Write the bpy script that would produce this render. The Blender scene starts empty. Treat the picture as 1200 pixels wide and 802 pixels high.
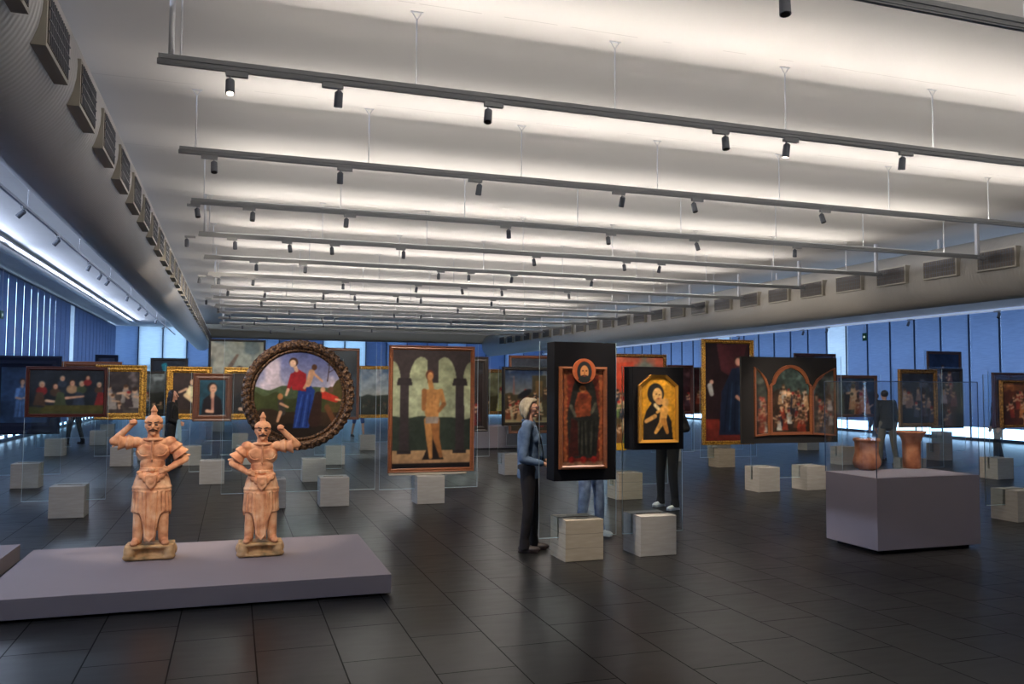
import bpy, bmesh, math, random
import numpy as np
from mathutils import Vector, Matrix, Euler

random.seed(7)
sc = bpy.context.scene
C = sc.collection
PI = math.pi

# ------------------------------------------------------------------ camera
F = 973.5
H_EYE = 1.70
YAW, PITCH, ROLL = math.radians(18.47), math.radians(3.06), math.radians(0.36)
fw = Vector((math.sin(YAW) * math.cos(PITCH), math.cos(YAW) * math.cos(PITCH), math.sin(PITCH)))
rt = Vector((math.cos(YAW), -math.sin(YAW), 0.0))
up = rt.cross(fw)
r2 = rt * math.cos(ROLL) + up * math.sin(ROLL)
u2 = -rt * math.sin(ROLL) + up * math.cos(ROLL)
# image turned clockwise by ROLL: the camera itself turned the other way
camd = bpy.data.cameras.new('camera')
cam = bpy.data.objects.new('camera', camd)
C.objects.link(cam)
camd.sensor_width = 36.0
camd.lens = F * 36.0 / 1200.0
camd.clip_end = 300
M = Matrix((r2, u2, -fw)).transposed().to_4x4()
M.translation = Vector((0, 0, H_EYE))
cam.matrix_world = M
sc.camera = cam
EYE = Vector((0, 0, H_EYE))


def ray(px, py):
    return (fw + r2 * ((px - 600.0) / F) + u2 * (-(py - 401.0) / F))


def on_z(px, py, z=0.0):
    d = ray(px, py)
    return EYE + d * ((z - H_EYE) / d.z)


def on_y(px, py, y):
    d = ray(px, py)
    return EYE + d * (y / d.y)


def on_x(px, py, x):
    d = ray(px, py)
    return EYE + d * (x / d.x)


# ------------------------------------------------------------------ materials
def srgb(c):
    def f(v):
        return v / 12.92 if v <= 0.04045 else ((v + 0.055) / 1.055) ** 2.4
    return tuple(f(x / 255.0) for x in c)


def rgba(c):
    return srgb(c) + (1.0,)


def new_mat(name):
    m = bpy.data.materials.new(name)
    m.use_nodes = True
    nt = m.node_tree
    b = nt.nodes['Principled BSDF']
    return m, nt, b


def mat(name, col, rough=0.6, metal=0.0, noise=0.0, nscale=8.0, bump=0.0, bscale=30.0, spec=0.5, stretch=None, col2=None, detail=4.0):
    m, nt, b = new_mat(name)
    N, L = nt.nodes, nt.links
    b.inputs['Roughness'].default_value = rough
    b.inputs['Metallic'].default_value = metal
    b.inputs['Specular IOR Level'].default_value = spec
    b.inputs['Base Color'].default_value = rgba(col)
    tc = N.new('ShaderNodeTexCoord')
    mp = N.new('ShaderNodeMapping')
    L.new(tc.outputs['Object'], mp.inputs['Vector'])
    if stretch:
        mp.inputs['Scale'].default_value = stretch
    if noise > 0 or col2:
        n = N.new('ShaderNodeTexNoise')
        n.inputs['Scale'].default_value = nscale
        n.inputs['Detail'].default_value = detail
        L.new(mp.outputs[0], n.inputs['Vector'])
        r = N.new('ShaderNodeValToRGB')
        r.color_ramp.elements[0].position = 0.3
        r.color_ramp.elements[1].position = 0.7
        lo = tuple(x * (1 - noise) for x in srgb(col))
        r.color_ramp.elements[0].color = (rgba(col2) if col2 else lo + (1,))
        r.color_ramp.elements[1].color = rgba(col)
        L.new(n.outputs['Fac'], r.inputs['Fac'])
        L.new(r.outputs[0], b.inputs['Base Color'])
    if bump > 0:
        n2 = N.new('ShaderNodeTexNoise')
        n2.inputs['Scale'].default_value = bscale
        n2.inputs['Detail'].default_value = 6.0
        L.new(mp.outputs[0], n2.inputs['Vector'])
        bp = N.new('ShaderNodeBump')
        bp.inputs['Strength'].default_value = bump
        bp.inputs['Distance'].default_value = 0.02
        L.new(n2.outputs['Fac'], bp.inputs['Height'])
        L.new(bp.outputs[0], b.inputs['Normal'])
    return m


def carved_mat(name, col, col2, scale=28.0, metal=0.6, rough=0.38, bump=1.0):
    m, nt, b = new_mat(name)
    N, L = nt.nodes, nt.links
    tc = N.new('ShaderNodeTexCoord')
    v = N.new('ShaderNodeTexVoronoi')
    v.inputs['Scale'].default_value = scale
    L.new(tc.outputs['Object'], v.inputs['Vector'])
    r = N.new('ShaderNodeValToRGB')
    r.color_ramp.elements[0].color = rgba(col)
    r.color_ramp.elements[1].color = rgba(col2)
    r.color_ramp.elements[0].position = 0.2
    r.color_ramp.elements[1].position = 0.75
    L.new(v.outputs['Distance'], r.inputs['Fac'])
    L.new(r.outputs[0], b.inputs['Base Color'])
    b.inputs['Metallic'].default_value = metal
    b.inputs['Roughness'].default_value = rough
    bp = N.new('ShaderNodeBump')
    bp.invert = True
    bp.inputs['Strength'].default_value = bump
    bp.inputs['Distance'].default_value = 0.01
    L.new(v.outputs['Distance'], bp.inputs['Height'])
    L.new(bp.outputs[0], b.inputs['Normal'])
    return m


def paint_mat(name):
    m, nt, b = new_mat(name)
    N, L = nt.nodes, nt.links
    a = N.new('ShaderNodeAttribute')
    a.attribute_name = 'paint'
    L.new(a.outputs['Color'], b.inputs['Base Color'])
    b.inputs['Roughness'].default_value = 0.45
    b.inputs['Specular IOR Level'].default_value = 0.25
    n = N.new('ShaderNodeTexNoise')
    n.inputs['Scale'].default_value = 60
    bp = N.new('ShaderNodeBump')
    bp.inputs['Strength'].default_value = 0.12
    bp.inputs['Distance'].default_value = 0.004
    L.new(n.outputs['Fac'], bp.inputs['Height'])
    L.new(bp.outputs[0], b.inputs['Normal'])
    return m


def glass_mat(name, tint=(0.93, 0.97, 0.98), gl=1.0, ior=1.5):
    m = bpy.data.materials.new(name)
    m.use_nodes = True
    nt = m.node_tree
    N, L = nt.nodes, nt.links
    for n in list(N):
        if n.type != 'OUTPUT_MATERIAL':
            N.remove(n)
    out = [n for n in N if n.type == 'OUTPUT_MATERIAL'][0]
    t = N.new('ShaderNodeBsdfTransparent')
    t.inputs[0].default_value = tint + (1,)
    g = N.new('ShaderNodeBsdfGlossy')
    g.inputs['Roughness'].default_value = 0.02
    g.inputs[0].default_value = (gl, gl, gl, 1)
    fr = N.new('ShaderNodeFresnel')
    ge = N.new('ShaderNodeNewGeometry')
    mr = N.new('ShaderNodeMapRange')
    mr.inputs['To Min'].default_value = ior
    mr.inputs['To Max'].default_value = 1.0 / ior
    L.new(ge.outputs['Backfacing'], mr.inputs['Value'])
    L.new(mr.outputs[0], fr.inputs['IOR'])
    mx = N.new('ShaderNodeMixShader')
    L.new(fr.outputs[0], mx.inputs[0])
    L.new(t.outputs[0], mx.inputs[1])
    L.new(g.outputs[0], mx.inputs[2])
    L.new(mx.outputs[0], out.inputs[0])
    return m


def blind_mat(name, col, trans=0.55):
    m = bpy.data.materials.new(name)
    m.use_nodes = True
    nt = m.node_tree
    N, L = nt.nodes, nt.links
    for n in list(N):
        if n.type != 'OUTPUT_MATERIAL':
            N.remove(n)
    out = [n for n in N if n.type == 'OUTPUT_MATERIAL'][0]
    d = N.new('ShaderNodeBsdfDiffuse')
    t = N.new('ShaderNodeBsdfTranslucent')
    tc = N.new('ShaderNodeTexCoord')
    w = N.new('ShaderNodeTexNoise')
    mp = N.new('ShaderNodeMapping')
    mp.inputs['Scale'].default_value = (1.5, 1.5, 22.0)
    L.new(tc.outputs['Object'], mp.inputs[0])
    L.new(mp.outputs[0], w.inputs['Vector'])
    w.inputs['Scale'].default_value = 2.0
    r = N.new('ShaderNodeValToRGB')
    r.color_ramp.elements[0].color = tuple(x * 0.9 for x in srgb(col)) + (1,)
    r.color_ramp.elements[1].color = rgba(col)
    r.color_ramp.elements[0].position = 0.35
    r.color_ramp.elements[1].position = 0.65
    L.new(w.outputs['Fac'], r.inputs['Fac'])
    L.new(r.outputs[0], d.inputs[0])
    L.new(r.outputs[0], t.inputs[0])
    mx = N.new('ShaderNodeMixShader')
    mx.inputs[0].default_value = trans
    L.new(d.outputs[0], mx.inputs[1])
    L.new(t.outputs[0], mx.inputs[2])
    L.new(mx.outputs[0], out.inputs[0])
    return m


def emit_mat(name, col, s):
    m, nt, b = new_mat(name)
    b.inputs['Base Color'].default_value = rgba(col)
    b.inputs['Emission Color'].default_value = rgba(col)
    b.inputs['Emission Strength'].default_value = s
    return m


# ceiling: painted concrete, hairline joint near each track
TRACK_Y1, TRACK_S = 6.84, 2.63
ZC, ZT = 4.89, 4.2


def ceiling_mat():
    m, nt, b = new_mat('painted_concrete_ceiling')
    N, L = nt.nodes, nt.links
    tc = N.new('ShaderNodeTexCoord')
    n = N.new('ShaderNodeTexNoise')
    n.inputs['Scale'].default_value = 0.8
    n.inputs['Detail'].default_value = 6
    L.new(tc.outputs['Object'], n.inputs['Vector'])
    r = N.new('ShaderNodeValToRGB')
    r.color_ramp.elements[0].color = (0.70, 0.67, 0.63, 1)
    r.color_ramp.elements[1].color = (0.78, 0.75, 0.72, 1)
    L.new(n.outputs['Fac'], r.inputs['Fac'])
    sx = N.new('ShaderNodeSeparateXYZ')
    L.new(tc.outputs['Object'], sx.inputs[0])
    n2 = N.new('ShaderNodeTexNoise')
    n2.inputs['Scale'].default_value = 1.3
    L.new(tc.outputs['Object'], n2.inputs['Vector'])
    a = N.new('ShaderNodeMath'); a.operation = 'MULTIPLY_ADD'
    a.inputs[1].default_value = 0.03
    L.new(n2.outputs['Fac'], a.inputs[0])
    L.new(sx.outputs['Y'], a.inputs[2])
    s = N.new('ShaderNodeMath'); s.operation = 'SUBTRACT'
    s.inputs[1].default_value = TRACK_Y1 - 0.16 + 0.015 - 10 * TRACK_S
    L.new(a.outputs[0], s.inputs[0])
    mo = N.new('ShaderNodeMath'); mo.operation = 'MODULO'
    mo.inputs[1].default_value = TRACK_S
    L.new(s.outputs[0], mo.inputs[0])
    lt = N.new('ShaderNodeMath'); lt.operation = 'LESS_THAN'
    lt.inputs[1].default_value = 0.012
    L.new(mo.outputs[0], lt.inputs[0])
    n3 = N.new('ShaderNodeTexNoise')
    n3.inputs['Scale'].default_value = 2.2
    L.new(tc.outputs['Object'], n3.inputs['Vector'])
    gt = N.new('ShaderNodeMath'); gt.operation = 'GREATER_THAN'
    gt.inputs[1].default_value = 0.47
    L.new(n3.outputs['Fac'], gt.inputs[0])
    mu = N.new('ShaderNodeMath'); mu.operation = 'MULTIPLY'
    L.new(lt.outputs[0], mu.inputs[0]); L.new(gt.outputs[0], mu.inputs[1])
    mu2 = N.new('ShaderNodeMath'); mu2.operation = 'MULTIPLY'
    mu2.inputs[1].default_value = 0.35
    L.new(mu.outputs[0], mu2.inputs[0])
    mx = N.new('ShaderNodeMixRGB')
    mx.inputs[2].default_value = (0.3, 0.28, 0.26, 1)
    L.new(mu2.outputs[0], mx.inputs[0])
    L.new(r.outputs[0], mx.inputs[1])
    L.new(mx.outputs[0], b.inputs['Base Color'])
    b.inputs['Roughness'].default_value = 0.85
    return m


def floor_mat():
    m, nt, b = new_mat('slate_tiles')
    N, L = nt.nodes, nt.links
    tc = N.new('ShaderNodeTexCoord')
    mp = N.new('ShaderNodeMapping')
    x0 = on_z(302, 800).x
    mp.inputs['Rotation'].default_value = (0, 0, PI / 2)
    mp.inputs['Location'].default_value = (0.0, -x0, 0)
    L.new(tc.outputs['Object'], mp.inputs[0])
    br = N.new('ShaderNodeTexBrick')
    br.offset = 0.5
    br.inputs['Scale'].default_value = 1.0
    br.inputs['Brick Width'].default_value = 0.75
    br.inputs['Row Height'].default_value = 0.5
    br.inputs['Mortar Size'].default_value = 0.0055
    br.inputs['Mortar Smooth'].default_value = 0.2
    br.inputs['Color1'].default_value = (0.013, 0.013, 0.013, 1)
    br.inputs['Color2'].default_value = (0.022, 0.0215, 0.021, 1)
    br.inputs['Mortar'].default_value = (0.007, 0.007, 0.007, 1)
    L.new(mp.outputs[0], br.inputs['Vector'])
    n = N.new('ShaderNodeTexNoise')
    n.inputs['Scale'].default_value = 2.6
    n.inputs['Detail'].default_value = 5
    mp2 = N.new('ShaderNodeMapping')
    mp2.inputs['Scale'].default_value = (1.5, 5.0, 1)
    L.new(tc.outputs['Object'], mp2.inputs[0])
    L.new(mp2.outputs[0], n.inputs['Vector'])
    mx = N.new('ShaderNodeMixRGB'); mx.blend_type = 'MULTIPLY'
    mx.inputs[0].default_value = 0.55
    rr = N.new('ShaderNodeValToRGB')
    rr.color_ramp.elements[0].position = 0.3
    rr.color_ramp.elements[1].position = 0.75
    rr.color_ramp.elements[0].color = (0.72, 0.72, 0.72, 1)
    rr.color_ramp.elements[1].color = (1.25, 1.22, 1.2, 1)
    L.new(n.outputs['Fac'], rr.inputs['Fac'])
    L.new(br.outputs['Color'], mx.inputs[1])
    L.new(rr.outputs[0], mx.inputs[2])
    L.new(mx.outputs[0], b.inputs['Base Color'])
    r2_ = N.new('ShaderNodeMapRange')
    r2_.inputs['From Min'].default_value = 0.3
    r2_.inputs['From Max'].default_value = 0.7
    r2_.inputs['To Min'].default_value = 0.29
    r2_.inputs['To Max'].default_value = 0.35
    L.new(n.outputs['Fac'], r2_.inputs['Value'])
    L.new(r2_.outputs[0], b.inputs['Roughness'])
    bp = N.new('ShaderNodeBump')
    bp.inputs['Strength'].default_value = 0.06
    bp.inputs['Distance'].default_value = 0.002
    L.new(n.outputs['Fac'], bp.inputs['Height'])
    bp2 = N.new('ShaderNodeBump')
    bp2.invert = True
    bp2.inputs['Strength'].default_value = 0.6
    bp2.inputs['Distance'].default_value = 0.004
    L.new(br.outputs['Fac'], bp2.inputs['Height'])
    L.new(bp.outputs[0], bp2.inputs['Normal'])
    L.new(bp2.outputs[0], b.inputs['Normal'])
    sp = N.new('ShaderNodeMapRange')
    sp.inputs['To Min'].default_value = 0.10
    sp.inputs['To Max'].default_value = 0.01
    L.new(br.outputs['Fac'], sp.inputs['Value'])
    L.new(sp.outputs[0], b.inputs['Specular IOR Level'])
    return m


def duct_mat(nm='ribbed_painted_duct', alb=(0.50, 0.47, 0.42, 1)):
    m, nt, b = new_mat(nm)
    N, L = nt.nodes, nt.links
    b.inputs['Base Color'].default_value = alb
    b.inputs['Roughness'].default_value = 0.5
    tc = N.new('ShaderNodeTexCoord')
    w = N.new('ShaderNodeTexWave')
    w.bands_direction = 'Y'
    w.inputs['Scale'].default_value = 5.0
    w.inputs['Distortion'].default_value = 0.0
    L.new(tc.outputs['Object'], w.inputs['Vector'])
    bp = N.new('ShaderNodeBump')
    bp.inputs['Strength'].default_value = 0.7
    bp.inputs['Distance'].default_value = 0.006
    L.new(w.outputs['Fac'], bp.inputs['Height'])
    L.new(bp.outputs[0], b.inputs['Normal'])
    return m


def concrete_mat(name, col, col2, board=0.6):
    m, nt, b = new_mat(name)
    N, L = nt.nodes, nt.links
    tc = N.new('ShaderNodeTexCoord')
    mp = N.new('ShaderNodeMapping')
    mp.inputs['Scale'].default_value = (1.5, 1.5, 9.0)
    L.new(tc.outputs['Object'], mp.inputs[0])
    n = N.new('ShaderNodeTexNoise')
    n.inputs['Scale'].default_value = 3.0
    n.inputs['Detail'].default_value = 8
    L.new(mp.outputs[0], n.inputs['Vector'])
    r = N.new('ShaderNodeValToRGB')
    r.color_ramp.elements[0].position = 0.2
    r.color_ramp.elements[1].position = 0.8
    r.color_ramp.elements[0].color = rgba(col2)
    r.color_ramp.elements[1].color = rgba(col)
    L.new(n.outputs['Fac'], r.inputs['Fac'])
    # board marks
    sx = N.new('ShaderNodeSeparateXYZ')
    L.new(tc.outputs['Object'], sx.inputs[0])
    n2 = N.new('ShaderNodeTexNoise'); n2.inputs['Scale'].default_value = 5
    L.new(tc.outputs['Object'], n2.inputs['Vector'])
    ad = N.new('ShaderNodeMath'); ad.operation = 'MULTIPLY_ADD'; ad.inputs[1].default_value = 0.02
    L.new(n2.outputs['Fac'], ad.inputs[0]); L.new(sx.outputs['Z'], ad.inputs[2])
    mo = N.new('ShaderNodeMath'); mo.operation = 'MODULO'; mo.inputs[1].default_value = 0.135
    L.new(ad.outputs[0], mo.inputs[0])
    lt = N.new('ShaderNodeMath'); lt.operation = 'LESS_THAN'; lt.inputs[1].default_value = 0.006
    L.new(mo.outputs[0], lt.inputs[0])
    ml = N.new('ShaderNodeMath'); ml.operation = 'MULTIPLY'; ml.inputs[1].default_value = board
    L.new(lt.outputs[0], ml.inputs[0])
    mx = N.new('ShaderNodeMixRGB')
    mx.inputs[2].default_value = (0.12, 0.11, 0.10, 1)
    L.new(ml.outputs[0], mx.inputs[0]); L.new(r.outputs[0], mx.inputs[1])
    L.new(mx.outputs[0], b.inputs['Base Color'])
    b.inputs['Roughness'].default_value = 0.85
    bp = N.new('ShaderNodeBump')
    bp.inputs['Strength'].default_value = 0.25
    bp.inputs['Distance'].default_value = 0.003
    L.new(n.outputs['Fac'], bp.inputs['Height'])
    L.new(bp.outputs[0], b.inputs['Normal'])
    return m


def terracotta_mat(name, a, b_, c):
    m, nt, b = new_mat(name)
    N, L = nt.nodes, nt.links
    tc = N.new('ShaderNodeTexCoord')
    n = N.new('ShaderNodeTexNoise'); n.inputs['Scale'].default_value = 9; n.inputs['Detail'].default_value = 8
    L.new(tc.outputs['Object'], n.inputs['Vector'])
    r = N.new('ShaderNodeValToRGB')
    e = r.color_ramp.elements
    e[0].position = 0.32; e[0].color = rgba(a)
    e[1].position = 0.68; e[1].color = rgba(c)
    x = e.new(0.5); x.color = rgba(b_)
    L.new(n.outputs['Fac'], r.inputs['Fac'])
    L.new(r.outputs[0], b.inputs['Base Color'])
    b.inputs['Roughness'].default_value = 0.8
    n2 = N.new('ShaderNodeTexNoise'); n2.inputs['Scale'].default_value = 60; n2.inputs['Detail'].default_value = 4
    L.new(tc.outputs['Object'], n2.inputs['Vector'])
    bp = N.new('ShaderNodeBump'); bp.inputs['Strength'].default_value = 0.4; bp.inputs['Distance'].default_value = 0.004
    L.new(n2.outputs['Fac'], bp.inputs['Height'])
    L.new(bp.outputs[0], b.inputs['Normal'])
    return m


MT = {}
MT['ceiling'] = ceiling_mat()
MT['floor'] = floor_mat()
MT['duct'] = duct_mat()
MT['duct_pale'] = duct_mat('ribbed_pale_duct', (0.70, 0.67, 0.64, 1))
MT['white_metal'] = mat('white_painted_metal', (205, 205, 208), 0.45)
MT['grey_metal'] = mat('grey_painted_metal', (168, 170, 172), 0.5, 0.1)
MT['spot_grey'] = mat('spotlight_grey', (104, 108, 116), 0.45, 0.3)
MT['grille'] = mat('vent_grille', (98, 90, 82), 0.6)
MT['vent'] = mat('vent_enamel', (176, 170, 156), 0.5)
MT['lens'] = emit_mat('lit_lens', (255, 240, 215), 14.0)
MT['concrete'] = concrete_mat('board_cast_concrete', (172, 168, 162), (150, 146, 139), 0.12)
MT['concrete_warm'] = concrete_mat('board_cast_concrete_warm', (180, 168, 148), (156, 144, 124))
MT['wedge'] = mat('wooden_wedge', (96, 72, 50), 0.6, noise=0.3, nscale=20)
MT['glass'] = glass_mat('clear_glass')
MT['case_glass'] = glass_mat('case_acrylic', (0.95, 0.97, 0.99))
MT['edge'] = mat('glass_edge', (190, 208, 214), 0.25, spec=0.8)
MT['paint'] = paint_mat('oil_paint')
MT['blind_l'] = blind_mat('blind_fabric_left', (134, 146, 172), 0.5)
MT['blind_r'] = blind_mat('blind_fabric_right', (156, 166, 186), 0.6)
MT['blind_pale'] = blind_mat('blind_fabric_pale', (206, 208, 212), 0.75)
MT['mullion'] = mat('window_mullion', (58, 74, 98), 0.5)
MT['wall'] = mat('plaster_wall', (176, 174, 162), 0.85, noise=0.06, nscale=2)
MT['trim'] = mat('perimeter_trim', (196, 198, 202), 0.5)
MT['plinth'] = mat('matt_grey_plinth', (146, 134, 137), 0.75, noise=0.05, nscale=2)
MT['case_base'] = mat('matt_grey_pedestal', (150, 141, 150), 0.8, noise=0.05, nscale=2)
MT['gold'] = carved_mat('carved_gilt', (214, 164, 66), (140, 96, 34), 34, .5, .45)
MT['gold_dark'] = carved_mat('dull_gilt', (142, 104, 50), (92, 64, 30), 34, .4, .5)
MT['bronze_leaf'] = carved_mat('bronzed_leaf_carving', (126, 92, 62), (44, 28, 20), 34, 0.35, 0.45)
MT['walnut'] = mat('walnut_frame', (98, 58, 38), 0.45, noise=0.35, nscale=12, stretch=(1, 1, 6))
MT['brown'] = mat('brown_frame', (128, 74, 42), 0.4, noise=0.3, nscale=10, stretch=(1, 1, 5))
MT['redwood'] = mat('reddish_frame', (74, 32, 24), 0.4, noise=0.3, nscale=14)
MT['black_box'] = mat('black_display_box', (11, 11, 16), 0.75, spec=0.15)
MT['navy_box'] = mat('navy_display_panel', (18, 26, 46), 0.8, spec=0.2)
MT['dark_panel'] = mat('charcoal_backing', (34, 32, 32), 0.8, spec=0.2)
MT['dark_frame'] = mat('dark_frame', (34, 26, 22), 0.45)
MT['beige_bar'] = mat('pale_support_bar', (170, 162, 146), 0.7)
MT['yellow'] = mat('yellow_tag', (232, 176, 44), 0.6)
MT['terra'] = terracotta_mat('fired_clay_figure', (170, 106, 74), (218, 156, 114), (238, 190, 150))
MT['terra_base'] = terracotta_mat('fired_clay_base', (110, 98, 66), (190, 150, 102), (216, 178, 134))
MT['pot'] = terracotta_mat('earthenware', (170, 98, 64), (206, 130, 88), (222, 154, 112))
MT['skin'] = mat('skin', (205, 150, 122), 0.5, noise=0.08, nscale=20)
MT['denim'] = mat('denim_shirt', (104, 124, 148), 0.85, nscale=7, bump=0.9, bscale=11, col2=(44, 66, 96))
MT['jeans'] = mat('faded_jeans', (130, 146, 176), 0.85, nscale=9, bump=0.8, bscale=12, col2=(60, 72, 104))
MT['black_cloth'] = mat('black_cloth', (12, 11, 13), 0.85, noise=0.2, bump=0.5, bscale=16)
MT['brown_black'] = mat('black_brown_cloth', (24, 18, 20), 0.85, noise=0.3, bump=0.6, bscale=16)
MT['grey_hair'] = mat('ash_blond_hair', (184, 168, 138), 0.55, noise=0.35, nscale=10, stretch=(6, 6, 1), bump=0.8, bscale=25)
MT['dark_hair'] = mat('dark_hair', (32, 22, 20), 0.5, noise=0.3, nscale=30)
MT['white_shoe'] = mat('white_shoe', (222, 224, 222), 0.5)
MT['dark_shoe'] = mat('dark_shoe', (42, 30, 28), 0.5)
MT['khaki'] = mat('khaki_cloth', (128, 122, 108), 0.85, noise=0.2, bump=0.4)
MT['dark_jacket'] = mat('dark_jacket', (36, 40, 48), 0.85, noise=0.2, bump=0.4)
MT['blue_cloth'] = mat('blue_shorts', (38, 72, 128), 0.85)
MT['pale_cloth'] = mat('pale_folded_cloth', (142, 168, 178), 0.85, noise=0.3)
MT['lips'] = mat('lips', (168, 78, 74), 0.5)
MT['eye'] = mat('dark_eye', (26, 20, 18), 0.3)
MT['spectacles'] = mat('red_brown_spectacles', (92, 34, 26), 0.3)
MT['green'] = emit_mat('green_sign', (12, 70, 44), 0.15)
MT['sign_white'] = emit_mat('sign_symbol', (220, 240, 230), 0.6)


# ------------------------------------------------------------------ mesh helpers
def finish(name, bm, m, parent=None, smooth=False, mats=None):
    me = bpy.data.meshes.new(name)
    bm.normal_update()
    bm.to_mesh(me)
    bm.free()
    for x in (mats or [m]):
        me.materials.append(x)
    if smooth:
        for p in me.polygons:
            p.use_smooth = True
    o = bpy.data.objects.new(name, me)
    C.objects.link(o)
    if parent is not None:
        o.parent = parent
    return o


def empty(name, loc, rz=0.0, label=None, cat=None, group=None):
    o = bpy.data.objects.new(name, None)
    o.empty_display_size = 0.1
    C.objects.link(o)
    o.location = loc
    o.rotation_euler = (0, 0, rz)
    if label:
        o['label'] = label
    if cat:
        o['category'] = cat
    if group:
        o['group'] = group
    return o


def tag(o, label, cat, group=None, kind=None):
    o['label'] = label
    o['category'] = cat
    if group:
        o['group'] = group
    if kind:
        o['kind'] = kind
    return o


def struct(o):
    o['kind'] = 'structure'
    return o


def add_box(bm, x0, x1, y0, y1, z0, z1, mi=0):
    vs = [bm.verts.new((x, y, z)) for z in (z0, z1) for y in (y0, y1) for x in (x0, x1)]
    for f in ((0, 2, 3, 1), (4, 5, 7, 6), (0, 1, 5, 4), (2, 6, 7, 3), (0, 4, 6, 2), (1, 3, 7, 5)):
        fa = bm.faces.new([vs[i] for i in f])
        fa.material_index = mi
    return vs


def box(name, x0, x1, y0, y1, z0, z1, m, parent=None, bevel=0.0):
    bm = bmesh.new()
    add_box(bm, x0, x1, y0, y1, z0, z1)
    if bevel > 0:
        bmesh.ops.bevel(bm, geom=list(bm.edges), offset=bevel, segments=2, affect='EDGES', profile=0.5)
    return finish(name, bm, m, parent)


def frame_axes(d):
    d = d.normalized()
    a = Vector((0, 0, 1)) if abs(d.z) < 0.9 else Vector((1, 0, 0))
    u = d.cross(a).normalized()
    v = d.cross(u).normalized()
    return u, v


def add_cyl(bm, p0, p1, r0, r1=None, n=12, caps=True):
    p0, p1 = Vector(p0), Vector(p1)
    r1 = r0 if r1 is None else r1
    u, v = frame_axes(p1 - p0)
    a = [bm.verts.new(p0 + (u * math.cos(2 * PI * i / n) + v * math.sin(2 * PI * i / n)) * r0) for i in range(n)]
    b = [bm.verts.new(p1 + (u * math.cos(2 * PI * i / n) + v * math.sin(2 * PI * i / n)) * r1) for i in range(n)]
    for i in range(n):
        j = (i + 1) % n
        bm.faces.new((a[i], a[j], b[j], b[i]))
    if caps:
        bm.faces.new(a[::-1])
        bm.faces.new(b)


def add_cap(bm, p0, p1, r0, r1=None, n=12, k=4):
    """tapered capsule"""
    p0, p1 = Vector(p0), Vector(p1)
    r1 = r0 if r1 is None else r1
    d = (p1 - p0)
    if d.length < 1e-6:
        d = Vector((0, 0, 1e-4))
    dn = d.normalized()
    u, v = frame_axes(d)
    rings = []
    for i in range(1, k + 1):
        t = (PI / 2) * i / k
        rings.append((p0 - dn * (r0 * math.cos(t)), r0 * math.sin(t)))
    for i in range(k, 0, -1):
        t = (PI / 2) * i / k
        rings.append((p1 + dn * (r1 * math.cos(t)), r1 * math.sin(t)))
    R = []
    for c, r in rings:
        R.append([bm.verts.new(c + (u * math.cos(2 * PI * i / n) + v * math.sin(2 * PI * i / n)) * r) for i in range(n)])
    t0 = bm.verts.new(p0 - dn * r0)
    t1 = bm.verts.new(p1 + dn * r1)
    for i in range(n):
        j = (i + 1) % n
        bm.faces.new((t0, R[0][j], R[0][i]))
        bm.faces.new((t1, R[-1][i], R[-1][j]))
        for a, b in zip(R[:-1], R[1:]):
            bm.faces.new((a[i], a[j], b[j], b[i]))


def add_ell(bm, c, r, rot=None, seg=16, ring=10):
    m = Matrix.Translation(Vector(c))
    if rot:
        m = m @ Euler(rot).to_matrix().to_4x4()
    m = m @ Matrix.Diagonal((r[0], r[1], r[2], 1))
    bmesh.ops.create_uvsphere(bm, u_segments=seg, v_segments=ring, radius=1.0, matrix=m)


def add_lathe(bm, prof, n=32, c=(0, 0, 0), sx=1.0, sy=1.0, mod=None):
    cx, cy, cz = c
    R = []
    for (r, z) in prof:
        ring = []
        for i in range(n):
            a = 2 * PI * i / n
            rr = r * (mod(a, z) if mod else 1.0)
            ring.append(bm.verts.new((cx + math.cos(a) * rr * sx, cy + math.sin(a) * rr * sy, cz + z)))
        R.append(ring)
    for a, b in zip(R[:-1], R[1:]):
        for i in range(n):
            j = (i + 1) % n
            bm.faces.new((a[i], a[j], b[j], b[i]))
    bm.faces.new(R[0][::-1])
    bm.faces.new(R[-1])


def add_prism(bm, pts, axis, a0, a1):
    """pts: 2D polygon; axis 'x': pts are (y,z); 'y': (x,z); 'z': (x,y)"""
    def P(p, a):
        if axis == 'x':
            return (a, p[0], p[1])
        if axis == 'y':
            return (p[0], a, p[1])
        return (p[0], p[1], a)
    A = [bm.verts.new(P(p, a0)) for p in pts]
    B = [bm.verts.new(P(p, a1)) for p in pts]
    n = len(pts)
    for i in range(n):
        j = (i + 1) % n
        bm.faces.new((A[i], A[j], B[j], B[i]))
    bm.faces.new(A[::-1])
    bm.faces.new(B)
    bmesh.ops.recalc_face_normals(bm, faces=bm.faces)


def sculpt(name, bm, m, parent, voxel=0.006, smooth=3):
    o = finish(name, bm, m, parent, smooth=True)
    r = o.modifiers.new('fuse', 'REMESH')
    r.mode = 'VOXEL'
    r.voxel_size = voxel
    r.use_smooth_shade = True
    if smooth:
        s = o.modifiers.new('soften', 'SMOOTH')
        s.factor = 0.5
        s.iterations = smooth
    return o


# ------------------------------------------------------------------ the room
XL, XR = -6.30, 23.4
YB, YF = -7.0, 50.0
bm = bmesh.new(); add_box(bm, XL - .3, XR + .3, YB, YF + .3, -0.25, 0.0)
struct(finish('floor', bm, MT['floor']))
bm = bmesh.new(); add_box(bm, XL - .3, XR + .3, YB, YF + .3, ZC, ZC + 0.3)
struct(finish('ceiling', bm, MT['ceiling']))
bm = bmesh.new(); add_box(bm, XL - .3, XR + .3, YB - .2, YB, 0, ZC)
struct(finish('wall_back', bm, MT['wall']))
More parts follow.
